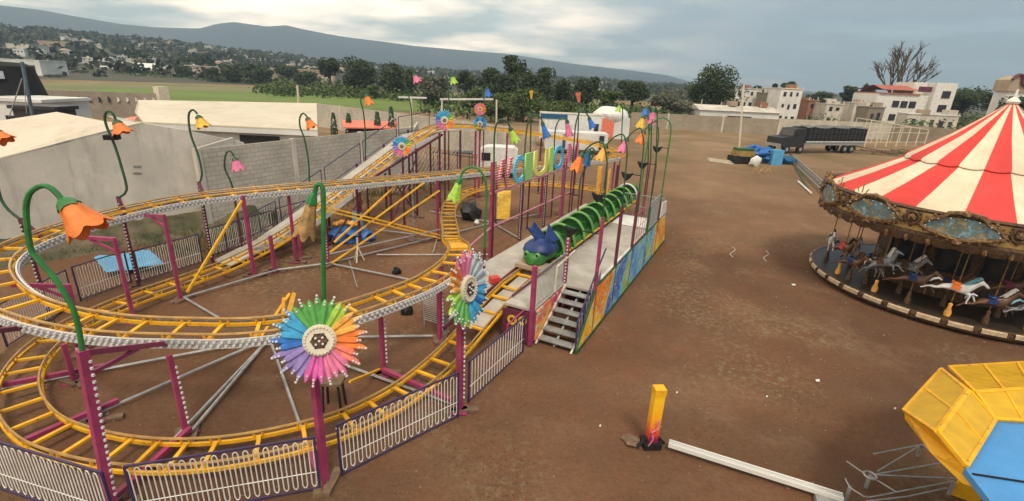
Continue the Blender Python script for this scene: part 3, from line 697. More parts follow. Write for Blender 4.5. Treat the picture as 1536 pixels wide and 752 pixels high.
# ================================================================ worm train
TR = W(8, 2.55, 1.2)
tr = thing('worm_train', 'green caterpillar train with blue cap head standing on the rails at the station', 'train', TR)
Rw = Matrix((U_, T_, V((0, 0, 1)))).transposed()
def TW(s, t, z): return W(s, 2.55 + t, z)
def car(s0, ln, mshell, last=False):
    m = MB()
    m.prism([TW(s0, -.5, 1.24), TW(s0 + ln, -.5, 1.24), TW(s0 + ln, .5, 1.24), TW(s0, .5, 1.24)], V((0, 0, .1)))
    m.prism([TW(s0, -.52, 1.33), TW(s0 + ln, -.52, 1.33), TW(s0 + ln, -.52, 1.62), TW(s0 + ln * .55, -.55, 1.66), TW(s0, -.52, 1.42)], T_ * .04)
    m.prism([TW(s0, .48, 1.33), TW(s0 + ln, .48, 1.33), TW(s0 + ln, .48, 1.62), TW(s0 + ln * .55, .5, 1.66), TW(s0, .48, 1.42)], T_ * .04)
    c = m.build('car', 'wormgreen', tr)
    R2 = Rw @ Matrix.Rotation(-PI / 2, 3, 'Z') if False else Rw
    # arched hood behind the bench
    h = MB(); n = 16; ro, x0, x1 = .60, s0 + ln * .2, s0 + ln * 1.0
    rings = []
    for (x, r) in ((x0, ro * 1.0), (x0 + .12, ro * .97), (x0 + .45, ro * .86), (x1 - .1, ro * .74), (x1, ro * .55)):
        rings.append([TW(x, -r * math.cos(PI * j / n), 1.34 + (r * 1.32) * math.sin(PI * j / n)) for j in range(n + 1)])
    vs = [p for r in rings for p in r]; fs = []
    for a in range(len(rings) - 1):
        for j in range(n): fs.append((a * (n + 1) + j, a * (n + 1) + j + 1, (a + 1) * (n + 1) + j + 1, (a + 1) * (n + 1) + j))
    fs.append(tuple(4 * (n + 1) + j for j in range(n + 1)))
    h.add(vs, fs); h.build('hood', mshell, c, True)
    bk = MB(); bk.prism([TW(x0 + .07, -ro * .93 * math.cos(PI * j / n), 1.34 + ro * 1.24 * math.sin(PI * j / n)) for j in range(n + 1)], U_ * .03); bk.build('seat_back', 'wormin', c)
    r_ = MB(); r_.tube([TW(x0, -ro * 1.0 * math.cos(PI * j / n), 1.34 + ro * 1.32 * math.sin(PI * j / n)) for j in range(n + 1)], .05, 6); r_.build('hood_rim', 'wormlime' if mshell != 'white' else 'white', c, True)
    b = MB(); b.box(TW(s0 + ln * .45, 0, 1.52), (.9, .3, .1), Matrix.Rotation(math.atan2(T_.y, T_.x), 3, 'Z')); b.box(TW(s0 + ln * .62, 0, 1.72), (.88, .06, .46), Matrix.Rotation(math.atan2(T_.y, T_.x), 3, 'Z')); b.build('seat', 'wormin', c)
    w_ = MB()
    for sx in (.2, .8):
        for ty in (-.36, .36): w_.lathe([(.0, -.03), (.08, -.03), (.08, .03), (0, .03)], 12, TW(s0 + ln * sx, ty, 1.2), Matrix((U_, V((0, 0, 1)), T_)).transposed())
    w_.build('wheel', 'rubber', c)
    y = MB()
    for k in range(5): y.blob(TW(s0 + ln * (.1 + k * .2), -.54, 1.33), (.06, .06, .05), k); 
    y.build('side_trim', 'f_yellow', c)
    return c
CL = 1.02; s0 = 3.55
for k in range(11): car(s0 + k * CL, CL * .97, 'wormgreen' if k < 10 else 'white')
m = MB(); m.blob(TW(2.95, 0, 1.62), (.5, .46, .30), 3, 3, .3); m.blob(TW(2.62, 0, 1.5), (.4, .45, .26), 7, 2, .2); hd = m.build('head', 'wormgreen', tr, True)
m = MB(); m.lathe([(.50, -.06), (.56, .03), (.50, .2), (.34, .34), (.0, .42)], 20, TW(2.95, 0, 1.64), Matrix.Rotation(-.15, 3, 'X')); m.blob(TW(3.2, 0, 1.66), (.46, .52, .38), 4, 3, .5); m.build('cap', 'wormblue', hd, True)
m = MB(); m.prism([TW(2.9, .05, 1.9), TW(3.45, .0, 1.95), TW(3.4, .5, 2.45), TW(3.1, .45, 2.3), TW(2.85, .5, 2.4)], V((.05, -.07, .02))); m.prism([TW(2.85, -.2, 1.98), TW(3.35, -.5, 2.0), TW(3.3, -.1, 2.5)], V((.04, -.05, .02))); m.build('crest', 'wormblue', hd)
for sg_ in (-1, 1):
    m = MB(); m.blob(TW(2.40, .2 * sg_, 1.66), .09, 2, 2, .05); ey = m.build('eye', 'wormlime', hd, True); m = MB(); m.blob(TW(2.33, .2 * sg_, 1.67), .05, 2, 1, .05); m.build('pupil', 'black', ey, True)
m = MB(); m.tube([TW(2.45, .3 * math.cos(PI * j / 8 + PI) , 1.42 + .12 * math.sin(PI * j / 8 + PI)) for j in range(9)], .03, 5); m.build('mouth', 'f_yellow', hd, True)
m = MB(); m.prism([TW(2.15, -.5, 1.2), TW(2.75, -.5, 1.2), TW(2.75, .5, 1.2), TW(2.15, .5, 1.2)], V((0, 0, .12))); m.build('bumper', 'tan', tr)
tl = MB(); tl.blob(TW(s0 + 11 * CL + .15, 0, 1.62), (.4, .4, .38), 5, 2, .15); tl.build('tail', 'wormgreen', tr, True)

# ================================================================ flower lamps 
def flower_lamp(label, col, stem, A, Bt, R, dark=False, box=None, sr=.035, stemcol='gdark', petals=6, cat='flower lamp'):
    """stem: list of 3-D points from foot to calyx; bell opens from A to Bt with mouth radius R"""
    o = thing('flower_lamp', label, cat, stem[0], 'bell flower lamps on curved stems')
    m = MB(); m.tube(catmull(stem, False, .12), sr, 8); m.build('stem', stemcol, o, True)
    A, Bt = V(A), V(Bt)
    if stemcol != 'green' or R < .25: R *= .88; Bt = A.lerp(Bt, .92)
    d = (Bt - A); Ln = d.length; d.normalize(); x = d.orthogonal().normalized(); y = d.cross(x); R3 = Matrix((x, y, d)).transposed()
    m = MB(); m.lathe([(.0, -.10 * Ln), (.2 * R, -.07 * Ln), (.40 * R, .06 * Ln), (.53 * R, .24 * Ln)], 14, A, R3, mod=lambda r, z, q: (r * (1 + .12 * math.sin(q * 5)), z + (.05 * Ln * math.sin(q * 5) if z > .2 * Ln else 0))); m.build('calyx', stemcol, o, True)
    def mod(r, z, q):
        k = max(0, z / Ln); return r * (1 + .10 * min(1, k * 1.6) * math.cos(petals * q)), z + ((.17 * Ln * (abs(math.cos(petals * q / 2)) - .6)) * max(0, k - .6) / .4)
    m = MB(); m.lathe([(.22 * R, .02 * Ln), (.42 * R, .18 * Ln), (.53 * R, .45 * Ln), (.70 * R, .75 * Ln), (.92 * R, 1.0 * Ln), (1.02 * R, 1.14 * Ln), (.95 * R, 1.12 * Ln), (.85 * R, .98 * Ln), (.63 * R, .75 * Ln), (.46 * R, .45 * Ln), (.3 * R, .2 * Ln)], 42, A, R3, mod)
    m.build('petals', col, o, True)
    if box is not None: m = MB(); m.box(box, (.34, .3, .14), Matrix.Rotation(.3, 3, 'Z')); m.build('floodlight', 'black', o)
    return o
def px_lamp(label, col, Y, stem, A, Bt, R, foot=None, **k):
    P = [atY(x, y, Y) for x, y in stem]
    if foot is not None: P[0] = V(foot)
    o = flower_lamp(label, col, P, atY(*A, Y), atY(*Bt, Y), R, **k)
    if foot is None:                            # carried down to the ground on a slim pole
        m = MB(); p = P[0]; m.beam(V((p.x, p.y, 0)), p, .06, .06, up=U_); m.build('pole', 'magdark', o)
    return o
Yb = W(-8.52, 4.82).y
px_lamp('big orange bell flower on thick green stem nearest the camera', 'f_orange', Yb, [(124, 524), (115, 480), (104, 452), (80, 415), (55, 388), (45, 370), (41, 340), (39, 312), (44, 291), (58, 280), (72, 280), (84, 289), (93, 300)], (95, 301), (131, 340), .27, sr=.036, stemcol='green', foot=W(-8.52, 4.82, 2.9))
px_lamp('orange bell flower cut by the left frame edge', 'f_orange', W(-6.2, 13.8).y, [(8, 330), (2, 300), (-12, 230), (-22, 200), (-24, 185), (-14, 182), (-6, 194)], (-7, 196), (8, 211), .24, foot=W(-6.2, 13.8, 2.9))
px_lamp('orange bell flower beside black floodlight box on second stem from the left frame edge', 'f_orange', W(-3.85, 13.88).y, [(192, 300), (190, 285), (182, 250), (172, 218), (160, 190), (157, 175), (161, 167), (169, 170), (174, 181)], (174, 181), (184, 199), .30, foot=W(-3.85, 13.88, 3.05), box=atY(168, 206, W(-3.85, 13.88).y))
px_lamp('yellow bell flower in front of the long white roof', 'f_yellow', W(-1.33, 13.95).y, [(304, 278), (303, 262), (298, 235), (287, 205), (283, 182), (284, 169), (290, 165), (296, 171)], (297, 174), (305, 190), .27, foot=W(-1.33, 13.95, 3.1))
px_lamp('pink bell flower before the grey render wall', 'f_pink', W(-.5, 15.0).y, [(350, 285), (345, 270), (338, 255), (337, 240), (340, 229), (346, 227), (351, 235)], (352, 237), (358, 254), .27)
px_lamp('orange bell flower overlapping the right end of the white roof', 'f_orange', W(2.0, 14.4).y, [(464, 276), (463, 245), (457, 210), (450, 190), (450, 176), (455, 170), (461, 176)], (461, 177), (468, 191), .27)
px_lamp('small orange bell flower beside a dark hoop above the grey block wall', 'f_orange', W(6.8, 14.6).y, [(548, 235), (548, 200), (545, 168), (541, 152), (542, 142), (547, 138), (550, 143)], (549, 142), (554, 156), .27)
px_lamp('small pink bell flower above the topmost pinwheel on the lift hill', 'f_pink', W(11.5, 14.6).y, [(618, 195), (617, 165), (612, 140), (607, 120), (609, 107), (615, 104), (621, 110)], (621, 111), (626, 123), .28)
px_lamp('small lime bell flower against the dark trees', 'f_lime', W(15, 13.5).y, [(673, 180), (673, 145), (671, 122), (673, 113), (678, 112)], (678, 113), (681, 125), .28)
px_lamp('small blue bell flower against the bushes behind the coaster', 'f_blue', W(18, 12.5).y, [(726, 180), (726, 150), (724, 133), (727, 127), (731, 131)], (730, 131), (732, 144), .3)
px_lamp('lime bell flower left of the letter sign above the white van', 'f_lime', W(5.3, 5.8).y, [(741, 285), (741, 240), (742, 200), (746, 184), (754, 179), (762, 184), (765, 192)], (765, 192), (773, 212), .22)
px_lamp('large lime bell flower below the sign next to the yellow slide', 'f_lime', W(1.2, 4.2).y, [(727, 372), (728, 330), (730, 290), (726, 265), (715, 252), (702, 252), (693, 260), (690, 270)], (690, 268), (681, 298), .24, stemcol='green')
px_lamp('dull gold bell flower hanging on the thick green post mid coaster', 'oldgold', W(-2.0, 6.5).y, [(486, 470), (485, 400), (485, 320), (485, 288), (481, 277), (474, 279), (472, 292)], (470, 293), (459, 345), .30, sr=.07, stemcol='green')
px_lamp('small yellow bell flower pointing skyward in front of the dark trees', 'f_yellow', W(9, 8).y, [(795, 262), (796, 200), (797, 160)], (797, 152), (797, 138), .1)
px_lamp('light blue bell flower left of the white trailer', 'f_blue', W(9.6, 6.3).y, [(786, 262), (788, 215), (792, 185), (800, 172), (810, 176), (814, 184)], (813, 183), (820, 205), .22)
px_lamp('pink bell flower in front of the white trailer', 'f_pink', W(12.4, 6.4).y, [(831, 262), (832, 205), (836, 185), (843, 177), (850, 180)], (850, 180), (854, 203), .24)
px_lamp('royal blue bell flower before the right end of the white trailer', 'f_blue', W(12.4, 5.6).y, [(858, 262), (861, 215), (864, 185), (870, 168), (878, 168), (883, 176)], (883, 176), (889, 191), .22)
px_lamp('small rose bell flower above the white trailer roof', 'f_salmon', W(14, 6).y, [(867, 200), (868, 165)], (869, 157), (867, 141), .16)
px_lamp('small lime bell flower above the white tank roof', 'f_lime', W(19, 6.5).y, [(932, 225), (933, 190), (934, 166), (931, 156)], (930, 156), (927, 167), .2)
px_lamp('small blue bell flower topping the cluster at the far platform end', 'f_blue', W(15.5, 3.6).y, [(976, 240), (977, 200), (977, 170), (974, 160), (970, 160)], (971, 160), (967, 173), .26)
px_lamp('yellow bell flower of the cluster at the far platform end', 'f_yellow', W(14, 3.6).y, [(972, 250), (973, 210), (973, 180), (969, 173), (965, 174)], (966, 174), (960, 191), .28)
px_lamp('bright pink bell flower of the cluster at the far platform end', 'f_pink', W(14.5, 2.6).y, [(984, 250), (985, 210), (986, 172), (983, 163), (980, 164)], (981, 164), (977, 184), .26)
# row over the platform edge: stems rise from the posts and arch back over the train
def arch(s, z0, ztop, reach, col, label, R=.19, drop=.44):
    st2 = [W(s, 0, z0), W(s, .02, z0 + .8), W(s, .05, ztop - .45), W(s, .15, ztop - .12), W(s, reach * .35, ztop + .05), W(s, reach * .7, ztop - .05), W(s, reach, ztop - .3)]
    return flower_lamp(label, col, st2, W(s, reach, ztop - .3), W(s - .1, reach + .12, ztop - .3 - drop), R, sr=.023, stemcol='gdark')
arch(1.28, 3.6, 5.55, .75, 'f_orange', 'orange bell flower arching over the train on first post above the stairs')
arch(3.24, 3.5, 5.6, .7, 'f_gold', 'golden bell flower arching over the train on second post from the stairs')
arch(5.28, 3.6, 5.65, .62, 'f_pink', 'dusty pink bell flower on third post from the stairs')
arch(7.54, 2.6, 5.75, .6, 'f_orange', 'pale orange bell flower on fourth post from the stairs')
px_lamp('teal bell flower hanging over the middle of the worm train', 'f_teal', W(9.5, 4.2).y, [(868, 300), (872, 265), (886, 240), (892, 228), (888, 222), (884, 225)], (884, 225), (877, 246), .3)
m = MB(); s_ = 9.62; m.tube(catmull([W(s_, 0, 2.4), W(s_, 0, 4), W(s_, 0, 5.3), W(s_, .12, 5.7), W(s_, .4, 5.85), W(s_, .7, 5.7), W(s_ , .85, 5.3), W(s_, .9, 1.1)], False, .15), .03, 7)
so = m.build('bare_hoop', 'green', st_, True)
for i, (s_, t_, z_) in enumerate([(1.3, .9, 3.05), (3.2, .8, 3.7), (5.3, .5, 4.1), (7.5, .5, 4.2), (9.6, .45, 4.6)]):
    m = MB(); c0 = W(s_, t_, z_); m.prism([c0 + U_ * -.02 + T_ * a + V((0, 0, b)) for a, b in ((-.2, .1), (0, .02), (.2, .1), (.12, -.08), (0, -.2), (-.12, -.08))], U_ * .16); m.tube([W(s_, 0, z_ + .05), c0 + V((0, 0, .05))], .015, 5)
    m.build('spotlight', 'black', st_)

# ================================================================ pinwheel flowers
RING = ['f_green', 'f_green', 'f_lime', 'f_lime', 'f_gold', 'f_gold', 'f_orange', 'f_orange', 'f_salmon', 'f_pink', 'f_pink', 'f_pink', 'f_magenta', 'f_magenta', 'f_purple', 'f_purple', 'f_purple', 'f_purple', 'f_blue', 'f_cyan', 'f_cyan', 'f_cyan', 'f_green', 'f_green']
def pinwheel(label, c, R, nrm, ring=RING, post_=None, thick=1., squash=1.):
    c = V(c); z = V(nrm).normalized(); x = V((0, 0, 1)).cross(z).normalized(); y = z.cross(x)
    R3 = Matrix((x, y, z)).transposed()
    o = thing('pinwheel_flower', label, 'flower ornament', c - V((0, 0, R)), 'rainbow pinwheel flowers on posts')
    m = MB(); used = []; n0 = len(ring); n = 17
    for k in range(n * 2):
        colr = ring[int(k * n0 / (2 * n) + .5) % n0]
        if colr not in used: used.append(colr)
        m.cur = used.index(colr); a = PI / 2 - 2 * PI * (k / 2) / n; lay = .05 * (k % 2) * R
        d = V((math.cos(a), math.sin(a), 0)); e = V((-d.y, d.x, 0)); L1 = R * (1. if k % 2 == 0 else .9) * (1 + .05 * math.sin(k * 2.7)); wd_ = R * .080
        pts = [(.30 * R, .45), (.5 * R, .85), (.74 * R, 1.05), (.9 * L1, .75), (L1, .2)]
        top, bot = [], []
        rings = []
        for (r, ww) in pts:
            cc = d * r
            rings.append([R3 @ (cc + e * (math.cos(q) * wd_ * ww) + V((0, 0, lay + math.sin(q) * wd_ * ww * .7 + .10 * r * (r / R)))) + c for q in [2 * PI * j / 6 for j in range(6)]])
        vs = [p for rg in rings for p in rg]; fs = []
        for i in range(4):
            for j in range(6): fs.append((i * 6 + j, i * 6 + (j + 1) % 6, (i + 1) * 6 + (j + 1) % 6, (i + 1) * 6 + j))
        fs.append(tuple(24 + j for j in range(6))); m.add(vs, fs)
    m.cur = len(used); used.append('bulb')
    for k in range(n * 2):
        a = PI / 2 - 2 * PI * (k / 2) / n; L1 = R * (1. if k % 2 == 0 else .86); m.blob(c + R3 @ V((math.cos(a) * L1, math.sin(a) * L1, .13 * R)), R * .034, k, 1, 0); m.blob(c + R3 @ V((math.cos(a) * L1 * .93, math.sin(a) * L1 * .93, .16 * R)), R * .028, k, 1, 0)
        if k % 2 == 0: m.blob(c + R3 @ V((math.cos(a) * L1 * .86, math.sin(a) * L1 * .86, .17 * R)), R * .034, k, 1, 0)
    m.build('petals', used, o, True)
    m = MB(); m.lathe([(.36 * R, .0), (.36 * R, .09 * R), (.30 * R, .15 * R), (.17 * R, .15 * R)], 32, c, R3)
    for k in range(26): a = 2 * PI * k / 26; m.blob(c + R3 @ V((math.cos(a) * .3 * R, math.sin(a) * .3 * R, .16 * R)), R * .03, k, 1, 0)
    m.build('centre_ring', 'cream', o, True)
    m = MB(); m.lathe([(.2 * R, .1 * R), (.17 * R, .17 * R), (0, .17 * R)], 12, c, R3, mod=lambda r, zz, q: (r * (1 + .12 * math.cos(6 * q)), zz)); m.cur = 1
    for k in range(5): a = 2 * PI * k / 5; rr = 0 if k == 4 else .1 * R; a = PI / 4 + PI / 2 * k; m.blob(c + R3 @ V((math.cos(a) * rr, math.sin(a) * rr, .18 * R)), R * .032, k, 1, 0)
    m.build('centre_button', ['carve', 'bulb'], o)
    return o
c1 = atY(480, 510, W(-6.65, 2.1).y); camp = V((0, 0, CAMH))
pinwheel('largest rainbow pinwheel flower, facing the camera on a magenta fence post', c1, .70, (camp - c1) + V((-.9, 0, -1.5)))
c2 = atY(698, 433, W(-3.62, 1.25).y)
pinwheel('rainbow pinwheel flower seen edge-on beside the station entrance', c2, .80, V((-.98, .12, .1)) if False else V((.93, -.42, .15)), ['f_pink', 'f_pink', 'f_grey', 'f_grey', 'f_grey', 'f_grey', 'f_grey', 'f_cyan', 'f_cyan', 'f_blue', 'f_cyan', 'f_cyan', 'f_cyan', 'f_green', 'f_green', 'f_green', 'f_green', 'f_lime', 'f_lime', 'f_gold', 'f_gold', 'f_orange', 'f_salmon', 'f_pink'])
for (lb, px, s_, R, rg) in (('small pinwheel flower on the lower half of the lift hill', (603, 220), (6.8, 11.8), .52, 18), ('small pinwheel flower near the top of the lift hill', (667, 181), (10.6, 11.8), .58, 18)):
    Y = W(*s_).y; c = atY(*px, Y); ring = RING[-4:] + RING[:-4]; 
    pinwheel(lb, c, R, (camp - c) + V((-3, 0, 0)), ['f_cyan', 'f_cyan', 'f_green', 'f_lime', 'f_gold', 'f_orange', 'f_orange', 'f_gold', 'f_pink', 'f_pink', 'f_magenta', 'f_purple', 'f_purple', 'f_blue', 'f_cyan', 'f_cyan'])
    base = at(0, 0); m = MB(); q = V((c.x, c.y, 0)); m.beam(q, c - V((0, 0, R * .2)) + V((0, .06, 0)), .07, .07, up=U_); m.build('flower_post', 'magdark', coaster)
c = atY(720, 164, W(14.3, 12.2).y)
pinwheel('red pinwheel flower, upper one of the stacked pair', c, .38, camp - c, ['f_salmon', 'f_salmon', 'f_orange', 'f_salmon', 'f_pink', 'f_salmon', 'f_salmon', 'f_pink'])
c = atY(720, 186, W(14.3, 12.2).y)
pinwheel('green and blue pinwheel flower, lower one of the stacked pair', c, .46, camp - c, ['f_cyan', 'f_blue', 'f_cyan', 'f_blue', 'f_cyan', 'f_green', 'f_green', 'f_green', 'f_cyan', 'f_blue'])
q = V((c.x, c.y + .06, 0)); m = MB(); m.beam(q, q + V((0, 0, c.z + .8)), .08, .08, up=U_); m.build('flower_post', 'magenta', coaster)
# ================================================================ carousel
CC = V((17.0, 17.6, 0)); NH = 12
ca = thing('carousel', 'fairground carousel under a red and cream striped cone roof with carved gilt boards', 'carousel', CC)
def CP(r, deg, z): a = math.radians(deg); return CC + V((r * math.cos(a), r * math.sin(a), z))
M['tan2'] = pm('aged ivory block', (.50, .40, .27), (.34, .25, .16), 9, .6)
M['giltcream'] = pm('ochre cream panel', (.66, .46, .18), (.48, .29, .09), 4, .5)
m = MB(); m.lathe([(0, .34), (4.48, .34), (4.48, .30)], 72, CC)
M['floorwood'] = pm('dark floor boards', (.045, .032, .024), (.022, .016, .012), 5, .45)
m.build('floor', 'floorwood', ca)
m = MB(); m.lathe([(4.48, .35), (4.60, .35), (4.62, .2), (4.56, .08), (4.46, .05)], 72, CC); rim = m.build('platform_rim', 'carve', ca, True)
for k in range(36):
    m = MB(); m.lathe([(4.60, .352), (4.65, .32), (4.655, .2), (4.62, .19)], 2, CC, a0=2 * PI * k / 36 + .012, a1=2 * PI * (k + .82) / 36); m.build('rim_block', 'tan2', rim)
M['stripe_red'] = pm('red canvas', (.66, .055, .045), (.54, .04, .035), .8, .7, 0, .5, 3, streak=.25); M['stripe_cream'] = pm('cream canvas', (.72, .62, .47), (.60, .49, .35), .7, .7, 0, .5, 3, streak=.4)
m = MB(); ns = 24; prf = [(2.2, 5.02), (2.5, 4.87), (3.5, 4.28), (4.55, 3.72), (4.62, 3.6)]; prf2 = [(.10, 7.0), (.5, 6.6), (1.3, 5.88), (2.42, 5.03), (2.47, 4.93)]
for k in range(ns):
    m.cur = k % 2
    def sag(r, z, q, k=k): 
        u = (q + .02 - 2 * PI * k / ns) / (2 * PI / ns); return r, z - .05 * math.sin(PI * u) * min(1, r / 2)
    m.lathe(prf, 4, CC, mod=sag, a0=2 * PI * k / ns - .02, a1=2 * PI * (k + 1) / ns - .02); m.lathe(prf2, 4, CC, mod=sag, a0=2 * PI * k / ns - .02, a1=2 * PI * (k + 1) / ns - .02)
cv = m.build('canopy', ['stripe_cream', 'stripe_red'], ca, True)
m = MB(); m.lathe([(.16, 6.98), (.2, 7.05), (.12, 7.15), (.05, 7.2), (.03, 7.45), (0, 7.46)], 12, CC); m.build('finial', 'white', ca, True)
m = MB(); m.lathe([(4.6, 3.62), (1.2, 3.5), (1.2, 3.46), (4.6, 3.56)], 48, CC); m.build('ceiling', 'carve', ca)
for k in range(24):
    m = MB(); a = k * 15 + 4; m.beam(CP(1.2, a, 3.44), CP(4.55, a, 3.5), .06, .1); m.build('ceiling_rib', 'carve', ca)
m = MB(); m.lathe([(4.62, 2.86), (4.70, 2.86), (4.74, 3.64), (4.66, 3.66)], 72, CC); fas = m.build('fascia', 'giltcream', ca, True)
m = MB(); m.lathe([(4.76, 3.0), (4.82, 2.92), (4.80, 2.8), (4.72, 2.68), (4.64, 2.70)], 192, CC, mod=lambda r, z, q: (r, z - (.07 * abs(math.sin(q * 24)) if z < 2.75 else 0))); m.lathe([(4.76, 3.62), (4.82, 3.68), (4.76, 3.74), (4.6, 3.72)], 96, CC); m.build('carved_edge', 'carve', fas, True)
M['carve2'] = pm('gilt brown carving', (.30, .17, .06), (.05, .028, .02), 13, .45, .15, .8, 34)
def cart_mat():
    m = bpy.data.materials.new('painted scene'); m.use_nodes = True
    global N, L, B, tcg
    N, L, B = nodes_of(m); tcg = N.new('ShaderNodeTexCoord'); B.inputs['Roughness'].default_value = .4
    n = TEX(3.4, 5, .7, .3); L.new(RAMP(n.outputs['Fac'], [(.35, (.36, .27, .15)), (.44, (.24, .20, .13)), (.5, (.08, .13, .11)), (.56, (.12, .22, .30)), (.7, (.38, .42, .38))]), B.inputs['Base Color']); return m
scn = cart_mat()
OFF = 15.0
for k in range(12):
    a = k * 30 + OFF; c0 = CP(4.80, a, 3.28); rad = V((math.cos(math.radians(a)), math.sin(math.radians(a)), 0)); tan_ = V((-rad.y, rad.x, 0)); up = V((0, 0, 1))
    m = MB(); pts = []
    for j in range(28):
        q = 2 * PI * j / 28; w_, h_ = .92, (.42 if math.sin(q) > 0 else .26); bu = 1 + .05 * math.cos(4 * q); top = .10 if math.sin(q) > .85 else 0
        pts.append(c0 + tan_ * (w_ * math.cos(q) * bu) + up * (h_ * math.sin(q) * bu + top) + rad * (.02 - .045 * math.cos(q) ** 2 * 1))
    m.tube(pts, [.06 + .015 * (j % 2) for j in range(28)], 6, closed=True)
    for j in range(24): q = 2 * PI * j / 24; m.blob(c0 + tan_ * (1.0 * math.cos(q)) + up * ((.49 if math.sin(q) > 0 else .33) * math.sin(q)) + rad * (.02 - .06 * math.cos(q) ** 2), .055, j + k, 1, .3)
    m.blob(c0 + up * .52 + rad * .03, (.13, .13, .12), k, 1, .3); m.blob(c0 - up * .36 + rad * .05, (.2, .12, .09), k, 1, .3)
    m.cur = 1
    for j in range(9): q = PI * j / 8; m.blob(c0 + tan_ * (.86 * math.cos(q)) + up * (.37 * math.sin(q)) + rad * .09, .022, j, 1, 0)
    fr = m.build('cartouche', ['carve2', 'bulb'], ca, True)
    m = MB(); poly = [c0 + tan_ * (.88 * math.cos(2 * PI * j / 28)) + up * ((.38 if j < 14 else .24) * math.sin(2 * PI * j / 28)) + rad * (.03 - .08 * math.cos(2 * PI * j / 28) ** 2) for j in range(28)]; m.prism(poly, rad * -.03); m.build('painted_scene', scn, fr)
    a2 = a + 15; c0 = CP(4.80, a2, 3.40); rad = V((math.cos(math.radians(a2)), math.sin(math.radians(a2)), 0)); tan_ = V((-rad.y, rad.x, 0))
    m = MB(); m.tube([c0 + tan_ * .19 * math.cos(2 * PI * j / 16) + up * .19 * math.sin(2 * PI * j / 16) for j in range(16)], .06, 6, closed=True)
    for j in range(8): q = 2 * PI * j / 8; m.blob(c0 + tan_ * .25 * math.cos(q) + up * .25 * math.sin(q), .06, j, 1, .3)
    me_ = m.build('medallion', 'carve', ca, True); m = MB(); m.blob(c0 + rad * .0, (.15, .15, .15), k, 1, .1); m.build('boss', 'carve2', me_, True)
    
    for dq in (-7, 0, 7): m = MB(); m.blob(CP(4.80, a2 + dq, 2.74), (.07, .07, .13), k, 1, .3); m.build('drop', 'carve2', ca, True)
m = MB(); m.lathe([(2.5, .34), (2.55, .8), (2.4, 1.2), (2.45, 2.6), (3.3, 3.46)], 12, CC); m.build('centre_drum', 'carve', ca)
m = MB()
for k in range(12): a = k * 30 + 15; m.prism([CP(2.44, a - 11, 1.3), CP(2.44, a + 11, 1.3), CP(2.47, a + 11, 2.4), CP(2.47, a - 11, 2.4)], V((0, 0, .001)) + CP(.02, a, 0) - CC)
m.build('mirror', 'glass', ca)
# small roof crest of carved crowns on the far-left rim
for a in (172, 187, 157):
    m = MB(); c0 = CP(4.7, a, 3.78)
    for j in range(5): q = (j - 2) * .16; tn = V((-math.sin(math.radians(a)), math.cos(math.radians(a)), 0)); m.tube([c0 + tn * q, c0 + tn * q * 1.3 + V((0, 0, .28 - abs(q))), c0 + tn * (q * 1.3 + .05) + V((0, 0, .33 - abs(q)))], .02, 5)
    m.build('crest', 'brass', ca, True)
# horse: one skinned body
def horse_body():
    pts = [((-.42, 0, 0), .20), ((-.1, 0, -.03), .19), ((.25, 0, .0), .21), ((.46, 0, .14), .15), ((.62, 0, .36), .105), ((.72, 0, .52), .095), ((.88, 0, .44), .07), ((1.02, 0, .33), .05)]
    ed = [(0, 1), (1, 2), (2, 3), (3, 4), (4, 5), (5, 6), (6, 7)]
    def chain(root, ps):
        prev = root
        for p, r in ps: pts.append((p, r)); ed.append((prev, len(pts) - 1)); prev = len(pts) - 1
    for sy, k in ((.1, 0), (-.1, .12)):
        chain(2, [((.38, sy, -.16), .095), ((.66 - k, sy * 1.1, -.22 + k * .3), .055), ((.80 - k * 2.2, sy * 1.1, -.44 - k), .035), ((.88 - k * 2.6, sy * 1.1, -.52 - k), .042)])
        chain(0, [((-.48, sy, -.16), .12), ((-.60 - k, sy * 1.1, -.32), .065), ((-.86 - k, sy * 1.1, -.34), .042), ((-1.04 - k, sy * 1.1, -.50), .034), ((-1.12 - k, sy * 1.1, -.53), .042)])
    for sy in (.05, -.05): pts.append(((.70, sy, .63), .018)); ed.append((5, len(pts) - 1))
    me = bpy.data.meshes.new('body'); me.from_pydata([p for p, r in pts], ed, []); o = bpy.data.objects.new('body_tmp', me); COL.objects.link(o)
    o.modifiers.new('s', 'SKIN'); 
    for v_, (p, r) in zip(me.skin_vertices[0].data, pts): v_.radius = (r * .85, r)
    me.skin_vertices[0].data[0].use_root = True
    o.modifiers.new('d', 'SUBSURF').levels = 1
    bpy.context.view_layer.update(); ev = bpy.data.meshes.new_from_object(o.evaluated_get(bpy.context.evaluated_depsgraph_get())); bpy.data.objects.remove(o)
    ev.name = 'body'; ev.polygons.foreach_set('use_smooth', [True] * len(ev.polygons)); return ev
hb = horse_body(); HS = .68
M['hwhite'] = pm('white gloss horse', (.78, .78, .76), (.48, .50, .52), 4, .25); M['hgrey'] = pm('dapple grey horse', (.30, .31, .33), (.10, .10, .12), 6, .3); M['hbrown'] = pm('brown horse', (.14, .07, .035), (.07, .035, .02), 4, .3); M['saddleblue'] = pm('blue saddle cloth', (.05, .28, .42), (.25, .45, .5), 7, .4)
